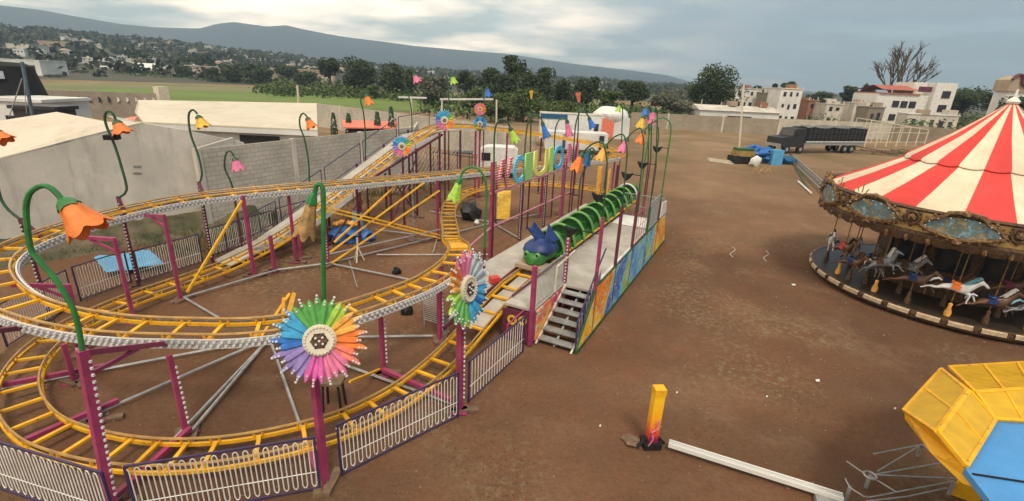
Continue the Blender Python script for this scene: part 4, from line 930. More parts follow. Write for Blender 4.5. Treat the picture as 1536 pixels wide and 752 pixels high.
def horse(label, r, deg, z, mt, group=None, saddle='f_orange', mane='saddleblue', tilt=0.):
    a = math.radians(deg); o = thing('carousel_horse', label, 'carousel horse', CP(r, deg, .35), group, rz=a + PI / 2)
    me = hb.copy(); me.transform(Matrix.Translation((0, 0, z - .35)) @ Matrix.Rotation(tilt, 4, 'Y') @ Matrix.Scale(HS, 4)); me.materials.append(M[mt]); b = bpy.data.objects.new('body', me); COL.objects.link(b); b.parent = o
    T = Matrix.Translation((0, 0, z - .35)) @ Matrix.Rotation(tilt, 4, 'Y') @ Matrix.Scale(HS, 4)
    def part(m_, nm, mat, sm=False): 
        m_.v = [T @ q for q in m_.v]; return m_.build(nm, mat, o, sm, off=V((0, 0, 0)))
    m = MB(); m.blob((-.05, 0, .14), (.22, .17, .10), 2, 2, .1); m.blob((-.22, 0, .2), (.06, .15, .08), 1, 1, .1); m.prism([(-.2, .18, -.12), (.12, .18, -.12), (.14, .17, .1), (-.22, .17, .1)], (0, .02, 0)); m.prism([(-.2, -.18, -.12), (.12, -.18, -.12), (.14, -.17, .1), (-.22, -.17, .1)], (0, -.02, 0)); part(m, 'saddle', saddle, True)
    m = MB()
    for k in range(8): t = k / 7; p = V((.36, 0, .24)).lerp(V((.66, 0, .66)), t); m.tube([p, p + V((-.10, .02 * (-1) ** k, .06)), p + V((-.20, .03 * (-1) ** k, -.02))], [.05, .04, .01], 5)
    part(m, 'mane', mane, True)
    m = MB(); m.tube([(-.60, 0, .08), (-.76, 0, .14), (-.92, 0, .02), (-1.0, 0, -.14)], [.035, .06, .06, .015], 6); part(m, 'tail', 'hwhite' if mt == 'hwhite' else mane, True)
    m = MB(); m.tube([(0, 0, 0), (0, 0, 3.15)], .018, 8); m.build('pole', 'gold', o, True, off=V((0, 0, 0)))
    m = MB(); m.lathe([(.09, .0), (.10, .12), (.05, .3), (.06, .42), (.03, .45)], 10); m.build('socket', 'f_gold' if group is None else 'carve', o, True, off=V((0, 0, 0)))
    return o
horse('white leaping carousel horse with orange saddle nearest the camera', 4.15, 230, 1.38, 'hwhite', tilt=.12)
horse('grey and white carousel horse cut by the right frame edge', 4.1, 258, 1.2, 'hgrey', tilt=.05)
horse('dark brown carousel horse at the far left rim of the carousel', 4.1, 176, 1.45, 'hbrown', saddle='red', mane='black')
horse('pale grey rearing carousel horse at the left of the carousel', 4.05, 200, 1.5, 'hgrey', saddle='carve', mane='hwhite', tilt=-.35)
for r_, dg, z_, mt in ((3.3, 228, 1.2, 'hbrown'), (3.3, 206, 1.45, 'hgrey'), (3.3, 252, 1.5, 'hbrown'), (3.3, 184, 1.2, 'hgrey'), (3.3, 276, 1.2, 'hbrown'), (3.3, 160, 1.3, 'hgrey'), (4.05, 152, 1.3, 'hwhite'), (4.1, 215, 1.3, 'hbrown'), (4.1, 243, 1.15, 'hbrown'), (3.7, 190, 1.2, 'hgrey'), (4.1, 185, 1.1, 'hbrown'), (2.6, 300, 1.3, 'hbrown')):
    horse('painted wooden horse in deep shade under the carousel roof', r_, dg, z_, mt, 'carousel horses in the shade', saddle=random.choice(['magdark', 'carve', 'wormblue']), mane=random.choice(['black', 'hbrown', 'hwhite']))

# ================================================================ flame painted post and its beam
fp_ = at(975, 668)
fm = bpy.data.materials.new('flame paint'); fm.use_nodes = True; N, L, B = nodes_of(fm); tcg = N.new('ShaderNodeTexCoord'); B.inputs['Roughness'].default_value = .4
s3 = N.new('ShaderNodeSeparateXYZ'); L.new(tcg.outputs['Object'], s3.inputs[0]); nn = TEX(7, 3, .5, 1.)
ma = N.new('ShaderNodeMath'); ma.operation = 'MULTIPLY_ADD'; L.new(nn.outputs['Fac'], ma.inputs[0]); ma.inputs[1].default_value = .55; L.new(s3.outputs['Z'], ma.inputs[2])
sc_ = N.new('ShaderNodeMath'); sc_.operation = 'MULTIPLY'; sc_.inputs[1].default_value = .62; L.new(ma.outputs[0], sc_.inputs[0])
L.new(RAMP(sc_.outputs[0], [(.2, (.05, .01, .05)), (.32, (.32, .02, .05)), (.42, (.68, .10, .03)), (.52, (.75, .25, .05)), (.64, (.85, .38, .01)), (.85, (.85, .5, .02))]), B.inputs['Base Color'])
bo = thing('flame_post', 'yellow topped box post painted with red and orange flames standing on bare earth', 'box post', fp_)
Rz = Matrix.Rotation(.12, 3, 'Z')
m = MB(); m.box(fp_ + V((0, 0, .72)), (.21, .18, 1.2), Rz); m.build('body', fm, bo)
m = MB(); m.box(fp_ + V((0, 0, 1.34)), (.23, .21, .14), Rz); m.build('cap', 'yellow', bo)
m = MB(); m.box(fp_ + V((0, 0, .07)), (.36, .32, .12), Rz); m.tube([fp_ + V((-.3, -.12, .02)), fp_ + V((-.05, 0, .25))], .03, 6); m.tube([fp_ + V((.3, .05, .03)), fp_ + V((.05, 0, .3))], .03, 6); m.build('base', 'black', bo)
m = MB(); m.tube(catmull([fp_ + V(q) for q in ((-.1, -.16, .1), (-.02, -.17, .3), (-.06, -.16, .45), (.05, -.16, .55), (.02, -.16, .75))]), .014, 5); m.build('cable', 'f_pink', bo, True)
m = MB(); m.blob(fp_ + V((-.38, .06, .06)), (.17, .15, .06), 3, 2, .8); single(m, 'rubble_stone', 'wood', 'grey brown stone lying against the foot of the flame post', 'stone', smooth=True)
be = at(1264, 748, .12); bs = at(1003, 666, .12)
o = thing('long_beam', 'long pale metal beam lying on the earth from the flame post to the yellow ride', 'beam', bs)
dv = (be - bs).normalized(); sd_ = V((dv.y, -dv.x, 0))
m = MB(); m.beam(bs, be, .12, .035); m.build('web', 'white', o)
m = MB(); m.beam(bs + sd_ * .06 + V((0, 0, .02)), be + sd_ * .06 + V((0, 0, .02)), .03, .09); m.beam(bs - sd_ * .06 + V((0, 0, .02)), be - sd_ * .06 + V((0, 0, .02)), .03, .09); m.beam(bs + V((0, 0, .03)), be + V((0, 0, .03)), .02, .05); m.build('flange', 'whitewall', o)
m = MB(); m.box(be + V((-.25, -.1, -.06)), (.5, .3, .1), Matrix.Rotation(-.35, 3, 'Z')); m.build('skid', 'galv', o)

# ================================================================ yellow and blue ride in the corner
A1 = at(1490, 633, 2.25); A2 = at(1447, 702, 2.25); A0_ = at(1545, 629, 2.25); M1 = at(1452, 587, 2.42); M2 = at(1406, 650, 2.42); E1 = at(1413, 555, 2.0); E2 = at(1357, 617, 2.0)
rd = thing('spinning_ride', 'corner of a ride with yellow slatted wings around a blue deck', 'fairground ride', V((A1.x + 1, A1.y - 1, 0)))
m = MB(); far = at(1900, 610, 2.25); m.prism([A1, A0_, V((A0_.x + 2.6, A0_.y - 1.0, 2.25)), V((A0_.x + 2.6, A2.y - 3.4, 2.25)), V((A2.x + .6, A2.y - 3.4, 2.25)), V((A2.x - .35, A2.y - 1.2, 2.25)), A2], V((0, 0, -.1)))
M['rideblue'] = pm('blue deck paint', (.085, .30, .62), (.065, .24, .52), 1.2, .45, 0, .1, 9, chips=.3)
m.build('blue_deck', 'rideblue', rd)
m = MB(); q1 = A1.lerp(A2, .5) ; m.beam(A2 + V((0, -.12, .012)), V((A0_.x + 2.5, A2.y - .9, 2.262)), .03, .012); m.build('deck_seam', 'black', rd)
M['slat'] = pm('yellow slat paint', (.62, .36, .015), (.50, .29, .012), 3, .45); M['slatback'] = pm('mustard backing', (.13, .075, .012), (.10, .06, .01), 3, .6)
def wing(a, b, c, d, nm='slatted_wing', n=30, cross=2):    # a-b one long edge, d-c the opposite edge
    up = (b - a).cross(d - a).normalized(); up = up if up.z > 0 else -up
    m = MB(); m.prism([a, b, c, d], up * -.02); w_ = m.build(nm, 'slatback', rd)
    m = MB()
    for k in range(1, n): t = k / n; m.beam(a.lerp(d, t) + up * .015, b.lerp(c, t) + up * .015, .034, .035, up=up)
    m.build('slat', 'slat', w_)
    m = MB()
    for p, q in ((a, b), (b, c), (c, d), (d, a)): m.beam(p + up * .02, q + up * .02, .05, .05, up=up)
    for k in range(1, cross): t = k / cross; m.beam(a.lerp(b, t) + up * .03, d.lerp(c, t) + up * .03, .035, .03, up=up)
    m.build('wing_frame', 'yellow', w_)
    return w_
wing(E2, E1, M1, M2, n=20, cross=2); wing(M2, M1, A1 + V((0, 0, .02)), A2 + V((0, 0, .02)), n=20, cross=2)
F1 = at(1424, 552, 2.0); F0 = at(1575, 543, 2.0); N1 = at(1463, 590, 2.42); N0 = at(1590, 581, 2.42)
wing(F1, F0, N0, N1, n=20, cross=3); wing(N1, N0, A0_ + V((.6, -.12, .02)), A1 + V((.03, .03, .02)), n=20, cross=3)
m = MB(); E3 = E2 + V((.03, -.02, -.14)); A3 = A2 + V((.0, -.05, -.22)); m.prism([E2, M2, A2, A2 + V((.06, -.32, -.10)), A3, M2 + V((0, -.03, -.34)), E3], V((.02, .03, 0))); m.build('end_board', 'yellow', rd)
M['deckdark'] = M['steel_dark']
m = MB(); m.beam(A2 + V((.3, -.2, -.1)), V((A2.x + .3, A2.y - .2, 0)), .12, .12); m.beam(V((A1.x + .4, A1.y - .2, 2.1)), V((A1.x + .4, A1.y - .2, 0)), .12, .12); m.build('leg', 'steel_dark', rd)
# ground frame of bars beside it
o = thing('bar_frame', 'spider of thin grey bars on the ground beside the yellow wings', 'frame', at(1305, 713))
for pl in ([(1270, 692), (1297, 711)], [(1305, 713), (1414, 694)], [(1305, 714), (1344, 738)], [(1310, 681), (1383, 667)], [(1316, 707), (1379, 669)], [(1305, 712), (1440, 718)], [(1385, 667), (1436, 716)], [(1268, 718), (1275, 731), (1290, 741), (1304, 746), (1351, 737), (1431, 722)], [(1300, 752), (1360, 745), (1420, 732)]):
    m = MB(); m.tube(catmull([at(x, y, .3) for x, y in pl]) if len(pl) > 3 else [at(x, y, .3) for x, y in pl], .013, 6); m.build('bar', 'galv', o, True)
m = MB(); m.tube([at(1305, 713, .33) + V((.1 * math.cos(a), .1 * math.sin(a), 0)) for a in [k * PI / 6 for k in range(12)]], .02, 5, closed=True); m.build('hub', 'galv', o)
for x, y in ((1305, 713), (1383, 667), (1431, 723), (1275, 731)):
    m = MB(); q = at(x, y, .3); m.beam(V((q.x, q.y, .0)), q, .05, .05); m.build('leg', 'galv', o)
q = at(1425, 742, .0); m = MB(); m.prism([q, q + V((.5, -.3, 0)), q + V((.3, -.25, .6)), q + V((.05, -.05, .6))], V((.03, .06, 0))); single(m, 'wheel_chock', 'yellow', 'small yellow metal wedge under the edge of the blue deck', 'wedge')
# ================================================================ walls, sheds, neighbours
def block_mat(name, c1, c2, cm, sx=2.4, row=.2, off=(0, 0, 0)):
    m = bpy.data.materials.new(name); m.use_nodes = True
    global N, L, B, tcg
    N, L, B = nodes_of(m); tcg = N.new('ShaderNodeTexCoord'); B.inputs['Roughness'].default_value = .95
    mp = N.new('ShaderNodeMapping'); mp.inputs['Rotation'].default_value = (PI / 2, 0, 0); 
    L.new(tcg.outputs['UV'], mp.inputs['Vector']); mp.inputs['Rotation'].default_value = (0, 0, 0)
    b = N.new('ShaderNodeTexBrick'); L.new(mp.outputs[0], b.inputs['Vector']); b.inputs['Scale'].default_value = 1; b.inputs['Brick Width'].default_value = .42; b.inputs['Row Height'].default_value = .21
    b.inputs['Mortar Size'].default_value = .014; b.inputs['Color1'].default_value = (*c1, 1); b.inputs['Color2'].default_value = (*c2, 1); b.inputs['Mortar'].default_value = (*cm, 1); b.inputs['Bias'].default_value = -.2
    n = TEX(.5, 8, .7); c = MIX(RAMP(n.outputs['Fac'], [(.35, (.6, .6, .6)), (.6, (0, 0, 0))]), b.outputs['Color'], MIX(1., b.outputs['Color'], (.6, .58, .56), 'MULTIPLY'))
    L.new(c, B.inputs['Base Color']); return m
M['block'] = block_mat('grey concrete block', (.54, .495, .42), (.45, .41, .345), (.34, .31, .26))
M['blocktan'] = block_mat('tan block', (.36, .30, .23), (.30, .25, .19), (.22, .19, .15))
def wall(a, b, h, name, mat, label, th=.16, cap=None, piers=0, z0=-.1, h2=None, cat='wall'):
    a, b = V((a[0], a[1], 0)), V((b[0], b[1], 0)); d = b - a; Ln = d.length; d.normalize(); n = V((d.y, -d.x, 0)); h2 = h2 if h2 is not None else h
    me = bpy.data.meshes.new(name); vs = []; 
    for q, hh in ((0, h), (Ln, h2)):
        for zz in (z0, hh):
            for s_ in (-th / 2, th / 2): vs.append(tuple(d * q + n * s_ + V((0, 0, zz))))
    fs = [(0, 2, 6, 4), (1, 5, 7, 3), (2, 3, 7, 6), (0, 4, 5, 1), (0, 1, 3, 2), (4, 6, 7, 5)]
    me.from_pydata(vs, [], fs); uv = me.uv_layers.new(name='UVMap')
    for p in me.polygons:
        for li in p.loop_indices:
            co = V(vs[me.loops[li].vertex_index]); uv.data[li].uv = (co.dot(d), co.z)
    me.materials.append(M[mat]); o = bpy.data.objects.new(name, me); COL.objects.link(o)
    root = thing(name, label, cat, a) if (cap or piers) else None
    if root: root.name = name; o.name = 'wall_face'; o.parent = root
    else: o.location = a; tag(o, label, cat)
    if piers:
        k = max(1, int(Ln / piers))
        for j in range(k + 1):
            m = MB(); q = a + d * (Ln * j / k); hh = h + (h2 - h) * j / k; m.beam(q + V((0, 0, -.1)), q + V((0, 0, hh + .04)), .26, .26, up=d); m.build('pier', 'concrete', root)
    if cap: m = MB(); m.beam(a + V((0, 0, h + .03)), b + V((0, 0, h2 + .03)), .24, .09); m.build('coping', cap, root)
    return o
# block wall along the lot beside the coaster
wa, wb = W(1.4, 18.6), W(16.5, 18.9); wall(wa, wb, 3.55, 'block_wall', 'block', 'long grey concrete block wall running behind the lift hill', piers=3.9, h2=3.6)
wc = V((-1.0, 45.5, 0)); wall(wb, (-8.6, 42.5), 3.3, 'block_wall', 'block', 'block wall stretch beyond the lift hill top behind the white speckled mesh')
wall(V((-27, 67, 0)), wc, 3.0, 'block_wall', 'block', 'grey wall crossing behind the orange roofed shed', piers=5)
wall(at(55, 178), at(250, 176), 3.4, 'block_wall', 'blocktan', 'distant tan wall with a row of round vent holes', h2=3.2)
# vent holes row
wv = thing('vent_row', 'row of round vent holes let into the distant tan wall', 'vents', at(60, 176))
p0, p1 = at(55, 178), at(250, 176)
for k in range(13):
    q = p0.lerp(p1, .05 + k * .072) + V((0, -.12, 2.35)); m = MB(); m.lathe([(0, 0), (.34, 0), (.34, .06)], 12, q, Matrix.Rotation(PI / 2, 3, 'X')); m.build('vent', 'steel_dark' if k < 8 else 'whitewall', wv)
q = at(249, 176); m = MB(); m.beam(q, q + V((0, 0, 4.1)), 1.3, 1.3); single(m, 'gate_pillar', 'cream', 'pale pillar ending the vent hole wall beside the green field', 'pillar')
# chain mesh in front of the block wall with white flecks
M['mesh'] = pm('mesh wire', (.42, .41, .39), None, 4, .6, .3)
o = thing('mesh_fence', 'light wire mesh fence between the lift hill top and the white van', 'mesh fence', W(15, 15.5))
m = MB(); a, b = W(11, 16.5, 0), W(30, 15.5, 0); Ln = (b - a).length; d = (b - a).normalized(); st = .42
for k in range(int(Ln / st) + 6):
    for sg_ in (1, -1):
        x0 = k * st if sg_ > 0 else k * st; x1 = x0 + 2.4 * sg_
        m.tube([a + d * max(0, min(Ln, x0)) + V((0, 0, .05)), a + d * max(0, min(Ln, x1)) + V((0, 0, .05 + min(2.4, abs(max(0, min(Ln, x1)) - max(0, min(Ln, x0))))))], .012, 3, caps=False)
m.build('wire', 'mesh', o)
for k in range(6): m = MB(); q = a.lerp(b, k / 5); m.tube([q, q + V((0, 0, 2.5))], .04, 6); m.build('post', 'galv', o, True)
# far boundary wall
pts = [at(945, 191), at(1000, 194), at(1165, 203), at(1330, 210), at(1460, 222)]
wall(pts[0], pts[1], 2.6, 'boundary_wall', 'blocktan', 'short far boundary wall stretch behind the platform end')
wall(pts[1], pts[2], 2.65, 'boundary_wall', 'blocktan', 'far boundary wall behind the thin pole', piers=9)
wall(pts[2], pts[3], 2.8, 'boundary_wall', 'block', 'far boundary wall behind the dark truck', piers=9)
wall(pts[3], V((75, 62, 0)), 2.8, 'boundary_wall', 'blocktan', 'boundary wall stretch between white frame and carousel roof')
# ---- rendered barn wall on the left
def planept(x, y, a, b):   # sight line met with the vertical plane through a,b
    r = ray(x, y); d = (b - a); n = V((d.y, -d.x, 0)); t = n.dot(V((a.x, a.y, 0)) - V((0, 0, 0))) / n.dot(r); return V((r.x * t, r.y * t, CAMH + r.z * t))
ba, bb = at(100, 366), at(366, 326)
prof_ = [planept(x, y, ba, bb) for x, y in ((-120, 282), (0, 239), (100, 211), (160, 196), (215, 185), (290, 198), (366, 214))]
bl = thing('barn', 'low barn with smooth grey render gable and beige sheet roof', 'barn', V((ba.x, ba.y, 0)))
m = MB(); dd = (bb - ba).normalized(); nb_ = V((dd.y, -dd.x, 0)); 
m.prism([V((prof_[0].x, prof_[0].y, -.2))] + prof_ + [V((prof_[-1].x, prof_[-1].y, -.2))], nb_ * -.2); m.build('gable_wall', 'concrete', bl)
back = nb_ * -9.0
zr = prof_[4].z
R1 = at(85, 168, zr + .12); R2 = at(162, 183, zr + .05); R0 = at(-70, 192, prof_[0].z + 1.3)
m = MB(); lf = V((0, 0, .05)); m.prism([prof_[0] + lf - dd * .5, prof_[1] + lf, prof_[4] + lf, R2, R1, R0], V((0, 0, -.06))); m.build('roof', 'roofbeige', bl)
m = MB(); lw = V((0, 0, -.4)) - nb_ * .3; m.prism([prof_[4] + lw, prof_[6] + lw, prof_[6] + back + lw, prof_[4] + back + lw], V((0, 0, -.06))); m.build('roof', 'concrete', bl)
m = MB(); 
for y in (249, 259): m = MB(); q = planept(199, y, ba, bb); q2 = planept(211, y, ba, bb); m.beam(q + nb_ * .02, q2 + nb_ * .02, .05, .05); m.build('wall_vent', 'galv', bl)
# grey wall linking barn to block wall
wall(V((bb.x, bb.y, 0)), wa, 3.9, 'render_wall', 'concrete', 'narrow grey wall joining the barn to the long block wall', h2=3.6)
# long white roofed shed behind
sh = thing('long_shed', 'long low shed with cream white sheet roof behind the barn', 'shed', at(340, 215, 0))
a, b, c_, d_ = at(214, 183, 3.5), at(476, 195, 3.5), at(475, 155, 4.5), at(207, 150, 4.5)
m = MB(); m.prism([a, b, c_, d_, at(202, 168, 4.0)], V((0, 0, -.08))); m.build('roof', 'roofbeige', sh)
m = MB(); m.prism([a - V((0, .0, .1)), b - V((0, 0, .1)), b + V((0, 0, -.4)), a + V((0, 0, -.4))], V((0, .08, 0))); m.build('fascia', 'whitewall', sh)
m = MB(); m.prism([a + V((.3, .4, -.4)), b + V((-.3, .4, -.4)), V((b.x - .3, b.y + .4, 0)), V((a.x + .3, a.y + .4, 0))], V((0, .2, 0))); m.build('wall', 'whitewall', sh)
m = MB(); q = at(392, 206, 2.8); m.box((q.x, a.y + .36, 2.65), (2.6, .1, .55)); m.build('window', 'glass', sh)
m = MB(); q = at(205, 176, 4.2); m.prism([q, q + V((-1.2, .6, -.2)), q + V((-1.5, -.9, -.9)), q + V((0, -.9, -.6))], V((0, .1, .05))); m.build('gutter_cloth', 'f_salmon', sh)
# orange roof shed
o = thing('small_shed', 'small shed with bright orange red roof before the grey wall', 'shed', at(555, 215, 0))
a, b, c_, d_ = at(515, 191, 2.6), at(592, 192, 2.6), at(598, 183, 3.0), at(512, 180, 3.0); m = MB(); m.prism([a, b, c_, d_], V((0, 0, -.1))); m.build('roof', 'f_salmon', o)
m = MB(); m.prism([a + V((.3, .3, -.1)), b + V((-.3, .3, -.1)), V((b.x - .3, b.y + .3, 0)), V((a.x + .3, a.y + .3, 0))], V((0, 1.5, 0))); m.build('wall', 'steel_dark', o)
for x, y0, y1, lb in ((501, 192, 172, 'dark slender cypress nearest the white roofed shed'), (566, 182, 171, 'short dark cypress above the orange roof'), (587, 184, 163, 'taller dark cypress above the orange roof end'), (523, 185, 173, 'tiny dark cypress behind the orange roof')):
    Y = 44; p0, p1 = atY(x, y0, Y), atY(x, y1, Y); o = thing('cypress', lb, 'tree', V((p0.x, p0.y, 0))); m = MB(); m.beam(V((p0.x, p0.y, 0)), V((p0.x, p0.y, p0.z)), .15, .15); m.build('trunk', 'bark', o)
    m = MB(); hgt = p1.z - p0.z + 1.2
    for k in range(150):
        u = random.random(); rr = .28 * (1 - u) ** .6 + .05; a = random.uniform(0, 6.28); c0 = V((p0.x + rr * math.cos(a), p0.y + rr * math.sin(a), p0.z - 1.2 + u * hgt)); m.add([c0, c0 + V((.09, 0, .22)), c0 + V((-.09, .05, .2))], [(0, 1, 2)])
    CY = m; m.build('crown', 'gdark', o)
# far sheds beyond the field
def simple_house(name, x0, x1, ytop, Y, depth, wallm, label, cat='building', roofm=None, floors=1, nwin=3, roofh=.0, group=None, rot=0., win='glass', rr=None):
    a, b = atY(x0, ytop, Y), atY(x1, ytop, Y); wdt = b.x - a.x; zt = (a.z + b.z) / 2 - roofh; cx = (a.x + b.x) / 2
    o = thing(name, label, cat, V((cx, Y, 0)), group); R = Matrix.Rotation(rot, 3, 'Z'); c0 = V((cx, Y + depth / 2, 0))
    m = MB(); m.box(c0 + V((0, 0, zt / 2 - .5)), (wdt, depth, zt + 1), R); m.build('wall', wallm, o)
    m = MB(); 
    if roofh > 0:
        pr = [R @ V((-wdt / 2 - .3, -depth / 2 - .3, zt + .02)) + c0, R @ V((wdt / 2 + .3, -depth / 2 - .3, zt + .02)) + c0, R @ V((wdt / 2 + .3, depth / 2 + .3, zt + .02)) + c0, R @ V((-wdt / 2 - .3, depth / 2 + .3, zt + .02)) + c0]
        r1, r2 = R @ V((-wdt / 2 - .3, 0, zt + roofh)) + c0, R @ V((wdt / 2 + .3, 0, zt + roofh)) + c0
        m.add(pr + [r1, r2], [(0, 1, 5, 4), (3, 4, 5, 2), (0, 4, 3), (1, 2, 5), (0, 3, 2, 1)])
    else: m.box(c0 + V((0, 0, zt + .1)), (wdt + .3, depth + .3, .22), R)
    m.build('roof', roofm or wallm, o)
    fh = (zt) / floors; ww = wdt / (nwin + .5)
    for f_ in range(floors):
        for k in range(nwin):
            if random.random() < .22 and floors > 1: continue
            x = -wdt / 2 + (k + .75) * ww; m = MB(); z = f_ * fh + fh * random.uniform(.5, .6)
            m.box(c0 + R @ V((x, -depth / 2 - .03, z)), (ww * random.uniform(.3, .55), .08, fh * random.uniform(.28, .42)), R); m.build('window', win, o)
    return o
simple_house('warehouse', 60, 113, 95, 262, 14, 'tan', 'pale flat long warehouse left of the arched white roof', roofm='whitewall', nwin=4, win='tan')
simple_house('warehouse', 113, 152, 99, 264, 12, 'tan', 'tan wall building between the two white roofed warehouses', nwin=3, win='concrete')
a = atY(152, 103, 262); b = atY(230, 104, 262); o = thing('warehouse', 'warehouse with arched bright white roof beyond the field', 'warehouse', V((a.x, 262, 0)))
m = MB(); m.box(((a.x + b.x) / 2, 269, a.z / 2), (b.x - a.x, 12, a.z)); m.build('wall', 'tan', o)
m = MB(); zt = a.z; hh = 3.6; vs = []
for x in (a.x - .5, b.x + .5):
    for j in range(9): vs.append(V((x + (1.5 if x > b.x else -0) * 0, 269 - 7.5 * math.cos(PI * j / 8), zt + hh * math.sin(PI * j / 8))))
m.add(vs, [(j, j + 1, 9 + j + 1, 9 + j) for j in range(8)] + [tuple(range(9)), tuple(range(9, 18))]); m.build('roof', 'white', o)
for x0, x1, yt, lb in ((232, 268, 104, 'tan wall building right of the arched white roof'), (280, 345, 100, 'low sand coloured buildings behind the field middle'), (405, 470, 104, 'low pinkish buildings right of the dark bushes'), (470, 502, 110, 'small brown hut at the field edge by the dark trees')):
    simple_house('farm_building', x0, x1, yt, 262, 10, random.choice(['tan', 'blocktan']), lb, nwin=4, win='concrete', roofm='cream')
simple_house('farm_building', 0, 58, 90, 200, 12, 'whitewall', 'white roofed building behind the black tank', nwin=3, roofm='white')
simple_house('farm_building', 8, 42, 66, 330, 14, 'concrete', 'grey roofed hall above the black tank', nwin=3)
simple_house('farm_building', 50, 108, 62, 420, 18, 'tan', 'sand coloured hall on the slope at far left', nwin=4, roofm='tan')
# black tank with pale label and blue mast beside it
Y = 40; c0 = atY(8, 152, Y); top = atY(8, 94, Y); k = Y / 723 * 1.05
o = thing('water_tank', 'big black tapered water tank with a pale label at the left frame edge', 'water tank', V((c0.x, Y, 0)))
m = MB(); m.lathe([(0, c0.z - .6), (50 * k, c0.z - .6), (38 * k, top.z - .25), (30 * k, top.z), (0, top.z + .1)], 28, V((c0.x, Y, 0))); m.build('body', 'black', o, True)
q = atY(34, 113, Y); m = MB(); m.box(V((c0.x + 26 * k, Y - 35 * k, q.z)), (1.5, .08, .55), Matrix.Rotation(.7, 3, 'Z')); m.build('label_plate', 'f_grey', o)
m = MB(); m.box((c0.x, Y, (c0.z - .6) / 2), (6.5, 6.5, c0.z - .6)); m.build('plinth', 'blocktan', o)
Y = 30; o = thing('mast', 'slanted blue steel mast with thin stays before the black tank', 'mast', V((atY(52, 190, Y).x, Y, 0)))
m = MB(); m.tube([atY(58, 250, Y), atY(52, 190, Y), atY(33, 93, Y)], .09, 8); m.build('pole', 'mast', o); m = MB(); m.tube([atY(33, 118, Y), atY(14, 175, Y)], .03, 5); m.tube([atY(35, 110, Y), atY(40, 170, Y)], .02, 5); m.build('stay', 'galv', o)
simple_house('yard_hut', -30, 62, 152, 36, 4, 'whitewall', 'low pale hut below the black tank', roofm='whitewall', nwin=1)
simple_house('yard_hut', 18, 82, 164, 32, 1.5, 'steel_dark', 'low dark lean-to left of the barn roof', roofm='steel_dark', nwin=1)

# ---- right hand side
def lean(*a, **k):
    a = list(a); o = simple_house(*a, **k); x0_, x1_, yt_, Y_, dp = a[1:6]
    p, q = atY(x0_, yt_, Y_), atY(x1_, yt_, Y_); zt = (p.z + q.z) / 2; wd = q.x - p.x
    for j in range(3):
        m = MB(); x = p.x + wd * random.uniform(.1, .9); s = random.uniform(.5, 1.0)
        if j == 0: m.lathe([(0, 0), (s * .7, 0), (s * .7, s), (s * .3, s * 1.3), (0, s * 1.35)], 10, (x, Y_ + dp * .5, zt)); m.build('roof_tank', 'black', o, True)
        else: m.box((x, Y_ + dp * random.uniform(.2, .7), zt + s * .6), (s * 2.2, 1.8, s * 1.3)); m.build('roof_room', random.choice(['tan', 'brick', 'concrete']), o)
    for j in range(5):
        m = MB(); x = p.x + wd * j / 4.; m.beam((x, Y_ + .15, zt), (x, Y_ + .15, zt + random.uniform(.3, 1.1)), .16, .16); m.build('rebar_column', 'concrete', o)
    return o
lean('shed', 1052, 1172, 160, 93, 7, 'whitewall', 'low white shed with grey roof behind the thin pole', roofm='concrete', roofh=.9, nwin=1)
lean('house', 1103, 1146, 134, 130, 9, 'whitewall', 'white two storey house right of the big round tree', floors=3, nwin=4, roofm='concrete')
lean('house', 1150, 1172, 141, 124, 5, 'blocktan', 'tan unfinished house left of the pink white house', floors=3, nwin=3)
lean('house', 1172, 1205, 134, 118, 9, 'whitewall', 'pinkish white house with flat parapet roof', floors=3, nwin=3, roofm='cream')
lean('house', 1214, 1240, 152, 125, 8, 'brick', 'small red brown house behind the dark truck', floors=2, nwin=3)
lean('house', 1240, 1266, 157, 120, 5, 'concrete', 'grey plastered house above the truck trailer', floors=2, nwin=2)
lean('house', 1282, 1322, 156, 126, 4, 'concrete', 'grey house left of the white three storey building', floors=2, nwin=4)
lean('house', 1304, 1328, 162, 112, 4, 'blocktan', 'low tan house in front of the grey house', floors=1, nwin=2)
lean('house', 1362, 1440, 173, 108, 3, 'concrete', 'low grey house in front of the white three storey building', floors=1, nwin=5, roofm='whitewall')
# three-storey white building
Y = 122; a, b = atY(1329, 136, Y), atY(1432, 136, Y); zt = atY(1400, 124, Y).z; o = thing('apartment_block', 'white three storey building with red roof terrace', 'building', V(((a.x + b.x) / 2, Y, 0)))
wd_ = b.x - a.x; x0 = a.x; R = Matrix.Rotation(-.12, 3, 'Z'); c0 = V((x0 + wd_ / 2, Y + 6, 0))
def bx_(m, x, y, z, sx, sy, sz): m.box(c0 + R @ V((x, y, z)), (sx, sy, sz), R); return m
m = MB(); bx_(m, -wd_ * .12, 0, (zt - 3) / 2, wd_ * .76, 11, zt - 3); bx_(m, wd_ * .36, -.6, zt / 2, wd_ * .28, 12, zt); bx_(m, wd_ * .14, .5, zt / 2 + .3, wd_ * .2, 8, zt - .6); m.build('wall', 'white', o)
m = MB(); bx_(m, -wd_ * .2, 0, zt - 2.85, wd_ * .56, 11.6, .3); m.add([c0 + R @ V(p) for p in ((-wd_ * .46, -5.9, zt - 2.0), (wd_ * .06, -5.9, zt - 2.0), (wd_ * .06, 0, zt - .9), (-wd_ * .42, 0, zt - .9), (-wd_ * .46, 5.9, zt - 2.0), (wd_ * .06, 5.9, zt - 2.0))], [(0, 1, 2, 3), (3, 2, 5, 4)]); m.build('roof', 'oldred', o)
for fl in range(3):
    z = zt - 5.2 - fl * 3.1
    if z < 0: continue
    for k in range(4 if fl else 3): m = MB(); bx_(m, -wd_ * .22 + k * wd_ * .115, -5.55, z, wd_ * .09, .12, 1.5); m.build('window', 'glass', o)
